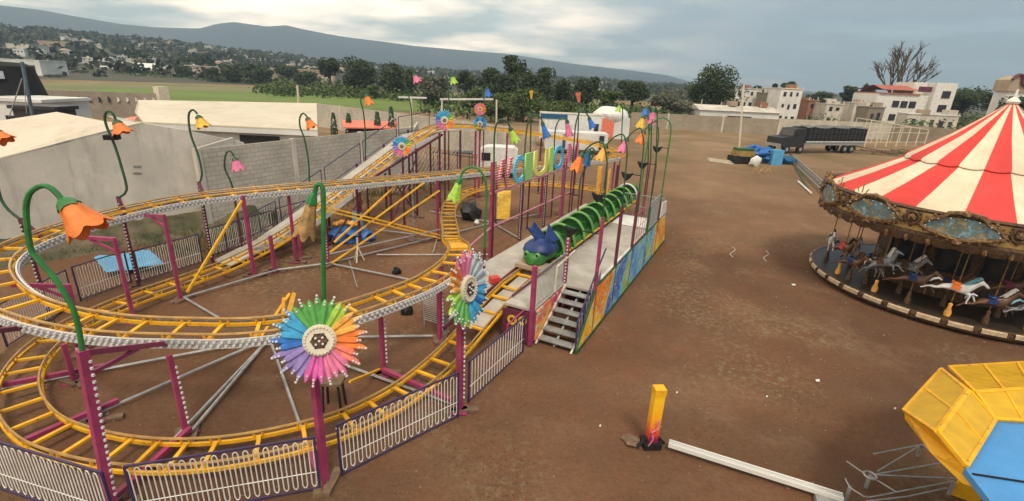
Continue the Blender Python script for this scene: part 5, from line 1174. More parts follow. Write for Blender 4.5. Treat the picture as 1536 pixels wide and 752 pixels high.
for fl in range(3):
    z = zt - 2.6 - fl * 3.1; m = MB(); bx_(m, wd_ * .38, -6.65, z, wd_ * .11, .12, 1.6); m.build('window', 'glass', o)
m = MB(); bx_(m, wd_ * .12, -5.6, zt - 1.6, wd_ * .18, .12, 1.2); m.build('window', 'magdark', o)
# ornate reddish house far right
Y = 105; a, b = atY(1512, 137, Y), atY(1560, 140, Y); o = thing('ornate_house', 'cream house with carved red gable trim beyond the carousel peak', 'house', V((a.x, Y, 0)))
zt = a.z; m = MB(); m.box(((a.x + b.x) / 2, Y + 1.5, zt / 2), (b.x - a.x, 3, zt)); m.build('wall', 'whitewall', o)
m = MB(); cx = (a.x + b.x) / 2; w2 = (b.x - a.x) / 2 + .5; m.prism([V((cx - w2, Y - .4, zt)), V((cx + w2, Y - .4, zt)), V((cx + w2, Y - .4, zt + .6)), V((cx - 1.2, Y - .4, zt + 1.0)), V((cx - w2 * .55, Y - .4, zt + 3.0)), V((cx - w2, Y - .4, zt + 2.2))], V((0, 3.4, 0))); m.build('roof', 'tan', o)
m = MB(); m.tube(catmull([V((cx - w2, Y - .6, zt + 2.2)), V((cx - w2 * .8, Y - .6, zt + 3.1)), V((cx - w2 * .5, Y - .6, zt + 2.9)), V((cx - 1, Y - .6, zt + 1.2)), V((cx + w2, Y - .6, zt + .9))]), .3, 6); m.build('gable_trim', 'magdark', o)
for k in range(3): m = MB(); m.box((a.x + 1.2 + k * 2.4, Y - .05, zt - 1.6), (1.2, .1, 1.3)); m.build('window', 'glass', o)

# ================================================================ vehicles and gear in the lot
M['tarpgrey'] = pm('grey tarpaulin', (.16, .155, .15), (.10, .095, .09), 1.5, .8)
ta, tb = at(1163, 229), at(1298, 228); d = (tb - ta); Ln = d.length; rz = math.atan2(d.y, d.x)
tk = thing('truck', 'dark bonneted truck with tarpaulin covered stake trailer by the boundary wall', 'truck', ta, None, rz); OFF0 = V((0, 0, 0))
def tp(m, nm, mat, par=None, sm=False): return m.build(nm, mat, par or tk, sm, off=OFF0)
m = MB(); m.prism([(-.6, 1.1, .8), (-.6, 1.1, 1.9), (1.1, 1.1, 2.05), (1.45, 1.1, 2.95), (3.1, 1.1, 3.05), (3.2, 1.1, .8)], (0, -2.2, 0)); cab = tp(m, 'cab', 'steel_dark')
m = MB(); m.prism([(1.25, -1.115, 2.1), (1.52, -1.115, 2.8), (2.7, -1.115, 2.85), (2.7, -1.115, 2.1)], (0, -.02, 0)); m.prism([(1.08, -.95, 2.1), (1.36, -.95, 2.85), (1.36, .95, 2.85), (1.08, .95, 2.1)], (-.02, 0, 0)); tp(m, 'windscreen', 'glass', cab)
m = MB(); m.box((-.62, 0, 1.0), (.1, 2.2, .35)); tp(m, 'bumper', 'galv', cab)
for x, y in ((.4, 1.05), (.4, -1.05), (2.6, -1.05), (2.6, 1.05), (10.2, -1.05), (10.2, 1.05), (11.4, -1.05), (11.4, 1.05)):
    m = MB(); m.lathe([(0, -.15), (.5, -.15), (.54, 0), (.5, .15), (0, .15)], 18, (x, y, .54), Matrix.Rotation(PI / 2, 3, 'X')); wh = tp(m, 'wheel', 'rubber', None, True); m = MB(); m.lathe([(0, -.17), (.24, -.17), (.24, .17), (0, .17)], 12, (x, y, .54), Matrix.Rotation(PI / 2, 3, 'X')); tp(m, 'hub', 'galv', wh)
m = MB(); m.box((8.3, 0, 1.15), (10.4, 2.4, .25)); ch = tp(m, 'trailer_bed', 'galv')
m = MB(); m.box((8.3, -1.22, 1.45), (10.2, .05, .12)); tp(m, 'side_strip', 'white', ch)
m = MB(); m.box((8.3, 0, 2.2), (10.2, 2.36, 1.8)); bd = tp(m, 'stake_body', 'steel_dark')
m = MB()
for k in range(15): m.box((3.4 + k * .7, -1.2, 2.2), (.09, .06, 1.8))
m.box((8.3, -1.2, 2.4), (10.2, .05, .08)); m.box((8.3, -1.2, 1.8), (10.2, .05, .08)); tp(m, 'stake', 'black', bd)
m = MB(); m.add([V((3.1 + 10.4 * i / 10, y, 3.12 + .12 * math.sin(i * 1.9) + (.18 if y == 0 else 0))) for i in range(11) for y in (-1.25, 0, 1.25)], [(i * 3 + j, i * 3 + j + 1, i * 3 + j + 4, i * 3 + j + 3) for i in range(10) for j in range(2)]); tp(m, 'tarpaulin', 'tarpgrey', bd)
# skeletal white frame beside it
fa, fb = at(1296, 222), at(1386, 218); o = thing('steel_frame', 'open frame of pale posts and rails right of the truck trailer', 'frame', fa)
k = 7; dy = V((1.2, 5, 0))
for j in range(k):
    q = fa.lerp(fb, j / (k - 1)); m = MB(); m.beam(q, q + V((0, 0, 3.9 - .25 * j)), .12, .12); m.beam(q + dy, q + dy + V((0, 0, 3.9 - .25 * j)), .1, .1); m.beam(q + V((0, 0, 3.9 - .25 * j)), q + dy + V((0, 0, 3.9 - .25 * j)), .1, .1); m.build('bay', 'cream', o)
m = MB()
for z in (.8, 2.2, 3.0): m.beam(fa + V((0, 0, z)), fb + V((0, 0, z - .3)), .08, .08)
m.beam(fa + V((0, 0, 3.9)), fb + V((0, 0, 2.4)), .1, .1); m.beam(fa + dy + V((0, 0, 3.9)), fb + dy + V((0, 0, 2.4)), .1, .1); m.build('rail', 'cream', o)
q = at(1300, 232); m = MB()
for k in range(9): m.beam(q + V((random.uniform(-1.5, 6), random.uniform(-1, 3), .2 + .1 * k)), q + V((random.uniform(0, 9), random.uniform(-1, 3), .2)), .12, .14)
single(m, 'scrap_pile', 'wood', 'pile of dark timber and scrap at the foot of the pale frame', 'scrap pile')
# pile with blue tarp
q = at(1118, 247); o = thing('generator', 'yellow and dark generator beside the blue tarpaulin heap', 'generator', q); m = MB(); m.box(q + V((0, 1, 1.0)), (1.9, 1.2, .55)); m.build('housing', 'dullyellow', o); m = MB(); m.box(q + V((0, 1, .45)), (2.4, 1.5, .5)); m.build('chassis', 'black', o); m = MB(); m.box(q + V((0, 1, 1.4)), (1.7, 1.1, .25)); m.build('lid', 'gdark', o)
for dx in (-.8, .8):
    m = MB(); m.lathe([(0, -.12), (.42, -.12), (.42, .12), (0, .12)], 14, q + V((dx, .2, .42)), Matrix.Rotation(PI / 2, 3, 'X')); m.build('wheel', 'rubber', o, True)
m = MB(); c0 = at(1143, 246); m.blob(c0 + V((-.2, 1, 1.15)), (1.2, .9, .65), 4, 3, .7); m.blob(c0 + V((.7, .8, .7)), (1.0, .9, .6), 9, 3, .6); single(m, 'tarp_heap', 'blue', 'bright blue tarpaulin draped over gear in the middle of the lot', 'tarpaulin', smooth=True)
m = MB(); m.box(at(1161, 247) + V((0, 0, .75)), (1.1, .9, 1.5)); single(m, 'blue_bin', 'bluetarp', 'upright blue bin at the right end of the tarpaulin heap', 'bin')
m = MB(); c0 = at(1132, 250); m.blob(c0 + V((0, 0, .5)), (.6, .3, .55), 1, 2, .4); single(m, 'white_sack', 'white', 'white sack leaning against the blue tarpaulin heap', 'sack', smooth=True)
m = MB(); c0 = at(1178, 246); m.blob(c0 + V((-.3, 0, .4)), (1.1, .7, .45), 6, 2, .8); m.beam(c0 + V((-1.5, 0, 1.2)), c0 + V((1.5, .3, .2)), .1, .1); single(m, 'gear_heap', 'f_teal', 'low dark teal heap at the right end of the pile', 'heap')
m = MB(); m.beam(atY(1116, 128, 50.5), V((atY(1108, 240, 50.5).x, 50.5, 0)), .16, .16); single(m, 'utility_pole', 'cream', 'thin pale pole rising from the generator in the lot', 'pole')
m = MB(); m.beam(at(1062, 238, .1), at(1098, 243, .1), .16, .16); m.beam(at(1064, 241, .1), at(1100, 246, .1), .14, .14); single(m, 'lying_poles', 'cream', 'two pale poles lying on the ground left of the generator', 'poles')
m = MB(); 
for k in range(6): c0 = at(1127 + k * 5, 262 - (k % 2) * 4); m.tube([c0, c0 + V((.3, .2, .5)), c0 + V((.6, -.1, .05))], .05, 5)
single(m, 'yellow_hooks', 'dullyellow', 'few bent yellow rods on the earth below the blue heap', 'rods')
# truss lying across
ta_, tb_ = at(1186, 240, .25), at(1240, 292, .25); o = thing('truss', 'grey lattice truss lying on the earth between truck and carousel', 'truss', at(1200, 255)); sd_ = V((.45, -.2, 0))
m = MB(); m.beam(ta_, tb_, .07, .07); m.beam(ta_ + sd_, tb_ + sd_, .07, .07); m.beam(ta_ + sd_ * .5 + V((0, 0, .4)), tb_ + sd_ * .5 + V((0, 0, .4)), .07, .07); m.build('chord', 'galv', o)
m = MB()
for k in range(18): p0, p1 = ta_.lerp(tb_, k / 18), ta_.lerp(tb_, (k + 1) / 18); m.beam(p0, p1 + sd_, .04, .04); m.beam(p0 + sd_, p1 + sd_ * .5 + V((0, 0, .4)), .04, .04); m.beam(p0, p1 + sd_ * .5 + V((0, 0, .4)), .04, .04)
m.build('lacing', 'galv', o)
m = MB(); m.beam(at(1197, 272, .1), at(1217, 290, .1), .1, .1); single(m, 'loose_bar', 'whitewall', 'single pale bar lying beside the lattice truss', 'bar')
m = MB(); m.tube(catmull([at(1185, 228, .1), at(1192, 243, .3), at(1200, 262, .1), at(1212, 282, .1)]), .05, 5); single(m, 'hose', 'gdark', 'dark hose curving beside the lattice truss', 'hose')
# white trailer, tank roof, van, dark car
def boxveh(name, label, cat, xa, xb, ybase, ytop, Y, depth, bodym, extras):
    a, b = atY(xa, ytop, Y), atY(xb, ytop, Y); zt = (a.z + b.z) / 2; o = thing(name, label, cat, V(((a.x + b.x) / 2, Y, 0))); extras(o, a.x, b.x, zt); return o
def tr_(o, x0, x1, zt):
    m = MB(); m.box(((x0 + x1) / 2, 57.2, (zt + .9) / 2), (x1 - x0, 2.5, zt - .9)); b = m.build('body', 'white', o); m = MB(); m.box((x0 + (x1 - x0) * .22, 55.9, zt - .28), ((x1 - x0) * .44, .06, .5)); m.build('stripe', 'f_teal', b); m = MB(); m.box(((x0 + x1) / 2, 57.2, zt + .03), (x1 - x0 + .1, 2.6, .08)); m.build('roof', 'concrete', b)
    m = MB(); m.box((x1 - .5, 55.92, 2.0), (.5, .05, 1.6)); m.build('door', 'steel_dark', b)
    for dx in (1.2, 5.2, 6.2): m = MB(); m.lathe([(0, -.15), (.48, -.15), (.48, .15), (0, .15)], 14, (x0 + dx, 56.3, .48), Matrix.Rotation(PI / 2, 3, 'X')); m.build('wheel', 'rubber', o, True)
boxveh('box_trailer', 'white box trailer with blue top stripe behind the flower lamps', 'trailer', 811, 903, 0, 172, 56, 2.5, 'white', tr_)
def bar_(o, x0, x1, zt):
    m = MB(); m.box(((x0 + x1) / 2, 52.3, 1.35), (x1 - x0, 2.4, 1.7)); b = m.build('body', 'whitewall', o); m = MB(); m.box((x0 + .9 * (x1 - x0), 51.05, 1.3), (.5, .08, 1.4)); m.build('door', 'steel_dark', b); m = MB(); m.box((x0 + .3 * (x1 - x0), 51.05, 1.3), (.3, .08, 1.4)); m.build('door', 'f_teal', b)
boxveh('low_trailer', 'low white wagon in front of the white box trailer', 'trailer', 818, 912, 0, 212, 51, 2.5, 'white', bar_)
Y = 68; a, b = atY(893, 176, Y), atY(946, 176, Y); o = thing('kiosk', 'grey kiosk with rust orange door panel and bulging white cover on top', 'kiosk', V((a.x, Y, 0)))
m = MB(); m.box(((a.x + b.x) / 2, Y + 2, a.z / 2), (b.x - a.x, 4, a.z)); m.build('wall', 'whitewall', o); m = MB(); m.box((a.x + (b.x - a.x) * .38, Y - .05, a.z / 2), ((b.x - a.x) * .34, .1, a.z * .94)); m.build('door', 'f_salmon', o)
m = MB(); m.box((a.x + .4, Y - .06, a.z / 2), (1.2, .1, a.z)); m.build('side_panel', 'concrete', o)
m = MB(); m.blob(((a.x + b.x) / 2, Y + 2, a.z + .1), ((b.x - a.x) * .52, 2.4, 1.35), 2, 3, .12); m.build('cover', 'white', o, True)
Y = 36.5; a, b = atY(716, 222, Y), atY(777, 220, Y); o = thing('van', 'small white van with rounded roof parked behind the sign', 'van', V(((a.x + b.x) / 2, Y, 0))); cx = (a.x + b.x) / 2; w_ = (b.x - a.x)
m = MB(); zt = a.z + .1; m.prism([V((cx - w_ / 2, Y, .45)), V((cx - w_ / 2, Y, zt * .55)), V((cx - w_ * .42, Y, zt * .93)), V((cx - w_ * .25, Y, zt)), V((cx + w_ * .4, Y, zt)), V((cx + w_ * .5, Y, zt * .9)), V((cx + w_ * .5, Y, .45))], V((0, 1.8, 0))); m.build('body', 'white', o)
m = MB(); m.box((cx - w_ * .28, Y - .01, zt * .68), (w_ * .22, .04, zt * .26)); m.build('window', 'glass', o); 
for dx in (-.3, .3): m = MB(); m.lathe([(0, -.1), (.32, -.1), (.32, .1), (0, .1)], 14, (cx + w_ * dx, Y + .1, .32), Matrix.Rotation(PI / 2, 3, 'X')); m.build('wheel', 'rubber', o, True)
Y = 35; a, b = atY(650, 228, Y), atY(704, 228, Y); o = thing('trailer_cage', 'dark tubular cage on a cart left of the white van', 'cage', V(((a.x + b.x) / 2, Y, 0))); zt = a.z
for x in (a.x, (a.x * 2 + b.x) / 3, (a.x + 2 * b.x) / 3, b.x): m = MB(); m.tube([V((x, Y, .1)), V((x, Y, zt)), V((x + .1, Y + 1.2, zt)), V((x + .1, Y + 1.2, .1))], .035, 6); m.build('hoop', 'steel_dark', o, True)
m = MB(); m.tube([V((a.x, Y, zt)), V((b.x + .6, Y, zt - .3))], .04, 6); m.box(((a.x + b.x) / 2, Y + .6, .5), (b.x - a.x, 1.2, .12)); m.box(((a.x * .2 + b.x * .8), Y + .6, zt + .0), (1.4, 1.2, .06)); m.build('top_rail', 'steel_dark', o)
# yellow chute under the sign beam
q = at(753, 331); o = thing('yellow_chute', 'bright yellow curved plastic chute standing behind the magenta post', 'chute', q); m = MB(); vs = []
for i in range(9):
    u = i / 8; y0 = .9 - .9 * u ** .6; z = 1.35 * (1 - u ** 1.6) + .1
    for x in (-.42, -.38, 0, .38, .42): vs.append(q + V((x, y0 - (0 if abs(x) > .4 else .1), z + (.12 if abs(x) > .4 else 0))))
m.add(vs, [(i * 5 + j, i * 5 + j + 1, i * 5 + j + 6, i * 5 + j + 5) for i in range(8) for j in range(4)]); m.build('slide_sheet', 'f_yellow', o, True)
m = MB(); m.tube([q + V((-.38, .9, 0)), q + V((-.38, .9, 1.4))], .03, 6); m.tube([q + V((.38, .9, 0)), q + V((.38, .9, 1.4))], .03, 6); m.build('leg', 'galv', o)
# tarps and oddments around the coaster
m = MB(); c0 = [at(142, 390, .22), at(226, 379, .25), at(248, 400, .12), at(160, 413, .12)]; nx_ = 10; vs = []
for i in range(nx_ + 1):
    for j in range(7):
        u, w_ = i / nx_, j / 6; p = c0[0].lerp(c0[1], u).lerp(c0[3].lerp(c0[2], u), w_); vs.append(p + V((0, 0, .10 * noise.noise(V((u * 4, w_ * 4, 0))) + .1)))
m.add(vs, [(i * 7 + j, i * 7 + j + 1, (i + 1) * 7 + j + 1, (i + 1) * 7 + j) for i in range(nx_) for j in range(6)]); single(m, 'tarp', 'bluetarp', 'flat sky blue tarpaulin spread at the foot of the barn wall', 'tarpaulin', smooth=True)
q = at(520, 362); m = MB(); m.blob(q + V((0, 0, .3)), (.75, .5, .38), 1, 3, .6); m.blob(q + V((.6, .1, .25)), (.5, .4, .3), 5, 3, .6); single(m, 'tarp_bundle', 'blue', 'crumpled royal blue tarpaulin bundle beneath the coaster straight', 'tarpaulin', smooth=True)
m = MB(); m.prism([q + V((.28, .1, .5)), q + V((.72, .1, .5)), q + V((.72, .15, 1.25)), q + V((.28, .15, 1.35))], V((0, .08, 0))); single(m, 'blue_board', 'bluetarp', 'upright light blue board behind the tarpaulin bundle', 'board')
m = MB(); [m.blob(q + V((-.4 + k * .22, .1 * (k % 3), .78 + .06 * (k % 2))), (.17, .15, .12), k, 2, .4) for k in range(5)]; single(m, 'yellow_floats', 'f_gold', 'row of lumpy yellow orange floats on the royal blue bundle', 'floats', smooth=True)
q = at(538, 392); o = thing('tripod_stand', 'pale three legged stand beside the blue bundle', 'stand', q)
for k in range(3): a = k * 2.09 + .5; m = MB(); m.beam(q + V((.22 * math.cos(a), .22 * math.sin(a), 0)), q + V((0, 0, .62)), .045, .045); m.build('leg', 'cream', o)
m = MB(); m.beam(q + V((0, 0, .55)), q + V((0, 0, .98)), .05, .05); m.build('column', 'cream', o)
q = at(655, 486); o = thing('barrier_stack', 'stack of grey tubular racks standing in the shade under the track', 'racks', q)
for k in range(8):
    m = MB(); c0 = q + U_ * (.1 * k - .4) + T_ * (.08 * k - .2); m.tube([c0 - T_ * .35, c0 - T_ * .35 + V((0, 0, .8)), c0 + T_ * .35 + V((0, 0, .8)), c0 + T_ * .35], .018, 5); m.tube([c0 - T_ * .35 + V((0, 0, .3)), c0 + T_ * .35 + V((0, 0, .3))], .014, 5); m.tube([c0 - T_ * .4 - U_ * .2 + V((0, 0, .02)), c0 - T_ * .4 + U_ * .2 + V((0, 0, .02))], .018, 5); m.build('rack', 'galv', o, True)
q = at(502, 612); o = thing('wooden_stool', 'dark wooden stool frame behind the largest pinwheel flower', 'stool', q)
m = MB(); m.box(q + V((0, 0, .72)), (.5, .4, .06)); m.build('seat', 'wood', o)
for dx in (-.2, .2):
    for dy in (-.15, .15): m = MB(); m.beam(q + V((dx, dy, 0)), q + V((dx * .8, dy * .8, .7)), .04, .04); m.build('leg', 'steel_dark', o)
for x, y, s_, lb in ((610, 470, .12, 'black lump of cloth beside the post foot'), (595, 410, .1, 'dark can near the racks')):
    m = MB(); m.blob(at(x, y) + V((0, 0, s_ * .7)), s_ * 1.6, x, 2, .5); single(m, 'dark_lump', 'black', lb, 'lump', smooth=True)
q = at(705, 330); m = MB(); m.blob(q + V((0, 0, .5)), (.5, .4, .55), 3, 2, .6); single(m, 'dark_drum', 'steel_dark', 'round dark drum behind the green flower stems', 'drum', smooth=True)
m = MB(); m.blob(at(715, 338) + V((0, 0, .15)), .14, 3, 2, .2); single(m, 'white_pail', 'white', 'small white pail beside the round dark drum', 'pail', smooth=True)
for k, (x, y, s_, lb) in enumerate([(1190, 428, .07, 'white paper scrap in front of the carousel'), (1226, 572, .05, 'pale scrap between the flame post and yellow wings'), (1150, 596, .018, 'tiny pale pebble right of the flame post'), (1015, 590, .02, 'tiny pale fleck above the flame post'), (900, 640, .02, 'small pale chip left of the flame post'), (1342, 614, .02, 'tiny pale fleck just left of the slatted wing')]):
    m = MB(); c0 = at(x, y, .03); m.prism([c0 + V((-s_, -s_ * .5, 0)), c0 + V((s_ * .8, -s_ * .7, .01)), c0 + V((s_, s_ * .5, .03)), c0 + V((-s_ * .6, s_ * .8, .01))], V((0, 0, .02))); single(m, 'scrap', 'white', lb, 'scrap')
for x, y, lb in ((1098, 378, 'thin curl of pale cord on the earth left of the carousel'), (1148, 384, 'short bent stick of pale cord near the carousel')):
    m = MB(); m.tube(catmull([at(x, y - 8, .03), at(x + 5, y - 3, .03), at(x - 3, y + 3, .03), at(x + 2, y + 8, .03)]), .011, 5); single(m, 'cord', 'whitewall', lb, 'cord')
# scattered stones, too many to count
m = MB()
for k in range(2600):
    x = random.uniform(-9, 22); y = random.uniform(6, 34)
    r_ = random.uniform(.008, .028) * (1 + y / 30); c0 = V((x, y, gz(x, y) + r_ * .3)); m.add([c0 + V((r_, 0, 0)), c0 + V((-r_ * .5, r_, 0)), c0 + V((-r_ * .6, -r_ * .8, 0)), c0 + V((0, 0, r_ * .9))], [(0, 1, 3), (1, 2, 3), (2, 0, 3)])
M['pebble'] = pm('pebbles', (.30, .21, .15), (.15, .09, .06), .8, .9)
o = m.build('gravel', 'pebble'); o['kind'] = 'stuff'
# poles beyond
for x0, y0, x1, y1, Y, lb, th in ((447, 155, 446, 128, 67, 'short post on the green field side of the wall', .2), (745, 205, 745, 150, 46, 'pale post right of the stacked pinwheels', .12), (617, 185, 617, 145, 50, 'pale post behind the pink bell flower', .14)):
    m = MB(); m.beam(V((atY(x0, y0, Y).x, Y, 0)), atY(x1, y1, Y), th, th); single(m, 'wooden_post', 'cream', lb, 'post')
m = MB(); Y = 50; m.beam(atY(598, 146, Y), atY(640, 147, Y), .1, .16); m.beam(atY(660, 149, Y), atY(740, 149, Y), .1, .18); m.beam(V((atY(663, 160, Y).x, Y, 0)), atY(663, 149, Y), .12, .12); single(m, 'goal_frame', 'whitewall', 'pale horizontal bars on posts behind the pinwheels', 'frame')
# ================================================================ vegetation
def leafmat(name, stops):
    m = bpy.data.materials.new(name); m.use_nodes = True
    global N, L, B, tcg
    N, L, B = nodes_of(m); g_ = N.new('ShaderNodeNewGeometry'); L.new(RAMP(g_.outputs['Random Per Island'], stops), B.inputs['Base Color']); B.inputs['Roughness'].default_value = .8; B.inputs['Specular IOR Level'].default_value = .2; return m
M['leaf'] = leafmat('dark foliage', [(0, (.014, .024, .010)), (.6, (.032, .048, .018)), (1, (.07, .085, .034))])
M['leafb'] = leafmat('bush foliage', [(0, (.03, .05, .015)), (.6, (.06, .09, .028)), (1, (.12, .15, .05))])
M['leafg'] = leafmat('grey foliage', [(0, (.05, .055, .035)), (.6, (.10, .10, .07)), (1, (.17, .16, .12))])
M['grassm'] = leafmat('grass blades', [(0, (.03, .045, .014)), (.5, (.07, .085, .028)), (1, (.16, .135, .06))])
def leafcloud(m, c, r, n, sz, rng):
    for _ in range(n):
        d = V((rng.gauss(0, 1), rng.gauss(0, 1), rng.gauss(0, 1))).normalized(); k = rng.random() ** .35
        p = c + V((d.x * r.x * k, d.y * r.y * k, d.z * r.z * k)); a = V((rng.gauss(0, 1), rng.gauss(0, 1), rng.gauss(0, 1))).normalized(); b = a.orthogonal().normalized(); s_ = sz * rng.uniform(.6, 1.4)
        m.add([p - a * s_, p + b * s_ * .7, p + a * s_, p - b * s_ * .7], [(0, 1, 2, 3)])
def tree(px, yt, yb, wpx, Y, label, mat='leaf', lobes=11, dens=130, seed=0, trunk=True, zbase=0., cat='tree', name='tree', flat=1.):
    rng = random.Random(seed + int(px)); T_p, Bp = atY(px, yt, Y), atY(px, yb, Y); Bp.z = max(zbase + .3, Bp.z - (T_p.z - Bp.z) * .22); wd_ = wpx * Y / 723. * 1.15; hc = T_p.z - Bp.z; cx = T_p.x
    o = thing(name, label, cat, V((cx, Y, zbase)))
    c0 = V((cx, Y, (T_p.z + Bp.z) / 2)); m = MB(); R_ = V((wd_ / 2, wd_ / 2, hc / 2)); sz = max(.10, Y * .0022)
    cs = []
    for k in range(lobes):
        a = rng.uniform(0, 6.28); u = rng.uniform(-.75, .8); rr = math.sqrt(max(0, 1 - u * u)) * rng.uniform(.25, .72)
        lr = rng.uniform(.28, .46); c = c0 + V((R_.x * rr * math.cos(a), R_.y * rr * math.sin(a), R_.z * u * .78)); cs.append(c)
        leafcloud(m, c, V((R_.x * lr, R_.y * lr, R_.z * lr * flat)), dens, sz, rng)
    m.build('crown', mat, o)
    t = MB(); t.tube([V((cx, Y, zbase - .2)), V((cx + .1, Y, c0.z * .5 + zbase * .5)), V((cx, Y, c0.z + R_.z * .4))], [wd_ * .05 + .06, wd_ * .035 + .04, .03], 7)
    for c in cs[:7]: q = V((cx, Y, zbase * .4 + c.z * .6)); t.tube([q, q.lerp(c, .6) + V((0, 0, .1)), c], [wd_ * .022 + .03, wd_ * .014 + .02, .02], 5)
    t.build('trunk', 'bark', o)
    return o
TR_ = [(536, 84, 132, 52, 170, 'broad dark tree at the middle of the field edge'), (492, 85, 112, 34, 185, 'round dark tree left of the broad field tree'), (596, 92, 135, 56, 165, 'dense dark tree behind the pink bell flower'), (648, 108, 150, 44, 120, 'thin brownish tree left of the lime bell flower', 'leafg'),
 (698, 104, 132, 34, 160, 'compact dark tree between the small lime and blue bells'), (735, 98, 135, 40, 150, 'dark tree behind the small blue bell flower'), (775, 80, 112, 40, 125, 'tallest open crowned tree left of the pointed dark tree'), (760, 108, 150, 50, 118, 'dark mass of tree under the tall open crown'),
 (810, 95, 158, 56, 108, 'pointed dark tree behind the yellow skyward bell'), (846, 118, 160, 40, 112, 'low dark tree right of the pointed tree'), (885, 112, 150, 44, 125, 'dark tree above the white trailer'), (915, 132, 160, 34, 110, 'lighter green tree above the kiosk', 'leafb'), (952, 115, 152, 48, 120, 'rounded dark tree left of the grey bush'),
 (712, 130, 160, 40, 100, 'low bush right of the brownish tree', 'leafb'), (785, 128, 165, 60, 90, 'mid green bush mass behind the sign letters', 'leafb'), (840, 150, 172, 60, 84, 'low green bush behind the trailer stripe', 'leafb'), (745, 140, 170, 50, 86, 'low olive bush behind the stacked pinwheels', 'leafb'),
 (1012, 134, 170, 62, 100, 'grey green bushy tree at the far wall left of the big tree', 'leafg'), (1078, 94, 166, 76, 104, 'biggest round dark tree behind the far wall'), (1232, 136, 158, 46, 150, 'dark hedge like tree between the houses'), (1186, 122, 136, 26, 160, 'dark tree rising behind the pink white house'), (1140, 128, 140, 24, 165, 'small dark tree behind the white two storey house'),
 (1278, 128, 150, 26, 150, 'small spiky dark tree left of the bare tree'), (1455, 128, 165, 62, 135, 'broad dark tree right of the white three storey building'), (1305, 124, 150, 20, 140, 'small dark pine at the foot of the bare tree'), (1500, 135, 165, 44, 118, 'dark green tree left of the ornate house'), (1530, 140, 175, 40, 96, 'dark pine behind the carousel peak'),
 (268, 98, 120, 24, 250, 'dark bush by the field right of the arched warehouse'), (345, 96, 124, 40, 240, 'wide dark bush at the field edge'), (384, 94, 122, 44, 238, 'larger dark bush right of the wide one'), (312, 100, 116, 26, 255, 'small dark bush at the far field edge'), (455, 105, 125, 36, 235, 'dark bush near the brown hut'),
 (80, 113, 124, 24, 200, 'reddish brown bush alone in the dry field', 'leafg'), (430, 98, 115, 30, 262, 'dark bush behind the pinkish buildings'), (560, 128, 138, 24, 150, 'low hedge bit at the field edge below the dense tree', 'leafb'), (300, 80, 100, 40, 330, 'dark tree on the lower slope behind the field'), (115, 80, 96, 44, 320, 'dark tree on the slope behind the pale warehouse'), (20, 72, 90, 36, 300, 'dark tree above the black tank'), (200, 76, 94, 44, 330, 'dark tree on the slope above the arched roof')]
for k, t in enumerate(TR_):
    mt = t[6] if len(t) > 6 else 'leaf'; big_ = t[3] * (t[2] - t[1]); tree(t[0], t[1], t[2], t[3], t[4], t[5], mt, lobes=11 + big_ // 300, dens=130 if big_ < 1500 else 210, seed=k, cat='bush' if 'bush' in t[5] else 'tree', zbase=0 if t[4] < 290 else -.5)
# low scrub joining the trees along the fields and walls
rng = random.Random(3); m = MB()
for k in range(330):
    px = rng.uniform(395, 1075); Y = rng.uniform(88, 175) if px < 900 else rng.uniform(94, 130); q = atY(px, 150, Y)
    if q.y < 60: continue
    if px < 640 and Y < 140: Y = rng.uniform(150, 178); q = atY(px, 140, Y)
    r_ = rng.uniform(1.6, 3.6); leafcloud(m, V((q.x, Y, r_ * .35)), V((r_ * 1.4, r_, r_ * .75)), 46, .38, rng)
for k in range(60):
    px = rng.uniform(1205, 1500); Y = rng.uniform(128, 150); q = atY(px, 150, Y); r_ = rng.uniform(1.5, 3); leafcloud(m, V((q.x, Y, r_ * .9)), V((r_ * 1.5, r_, r_ * .9)), 46, .36, rng)
for k in range(26):
    px = rng.uniform(1205, 1440); Y = rng.uniform(96, 104); q = atY(px, 165, Y); r_ = rng.uniform(.8, 1.8); leafcloud(m, V((q.x, Y, r_ * 1.2)), V((r_ * 1.5, r_, r_)), 46, .28, rng)
for k in range(150):
    px = rng.uniform(95, 520); Y = rng.uniform(236, 262); q = atY(px, 120, Y); r_ = rng.uniform(1.5, 4.5); leafcloud(m, V((q.x, Y, r_ * .3)), V((r_ * 1.6, r_, r_ * .7)), 30, .6, rng)
o = m.build('undergrowth', 'leafb'); o['kind'] = 'stuff'
# fine bare tree
def bare(px, yt, yb, Y, label, spread=1., seed=3, leafy=0):
    rng = random.Random(seed); T_p, Bp = atY(px + 4, yt, Y), atY(px, yb, Y); o = thing('bare_tree', label, 'tree', V((Bp.x, Y, 0))); H_ = T_p.z
    m = MB(); tips = []
    def grow(p, d, L_, r, lv):
        q = p + d * L_; mid_ = p.lerp(q, .5) + V((rng.uniform(-1, 1), rng.uniform(-1, 1), 0)) * L_ * .06
        m.tube([p, mid_, q], [r, r * .82, r * .62], 5, caps=False)
        if lv == 0: tips.append(q); return
        for k in range(3 if lv > 1 else 4):
            nd = (d + V((rng.gauss(0, .48), rng.gauss(0, .48), rng.gauss(.22, .26))) * spread).normalized(); grow(p.lerp(q, rng.uniform(.6, 1)), nd, L_ * rng.uniform(.68, .88), r * .66, lv - 1)
    grow(V((Bp.x, Y, 0)), V((.04, 0, 1)), H_ * .33, H_ * .026, 5)
    m.build('trunk', 'bark', o); g2 = MB()
    for t in tips: leafcloud(g2, t, V((.6, .6, .5)), 3 + leafy, .13, rng)
    g2.build('crown', 'leafg', o)
bare(1337, 66, 160, 138, 'tall bare branching tree left of the white three storey building', spread=.62, seed=5)
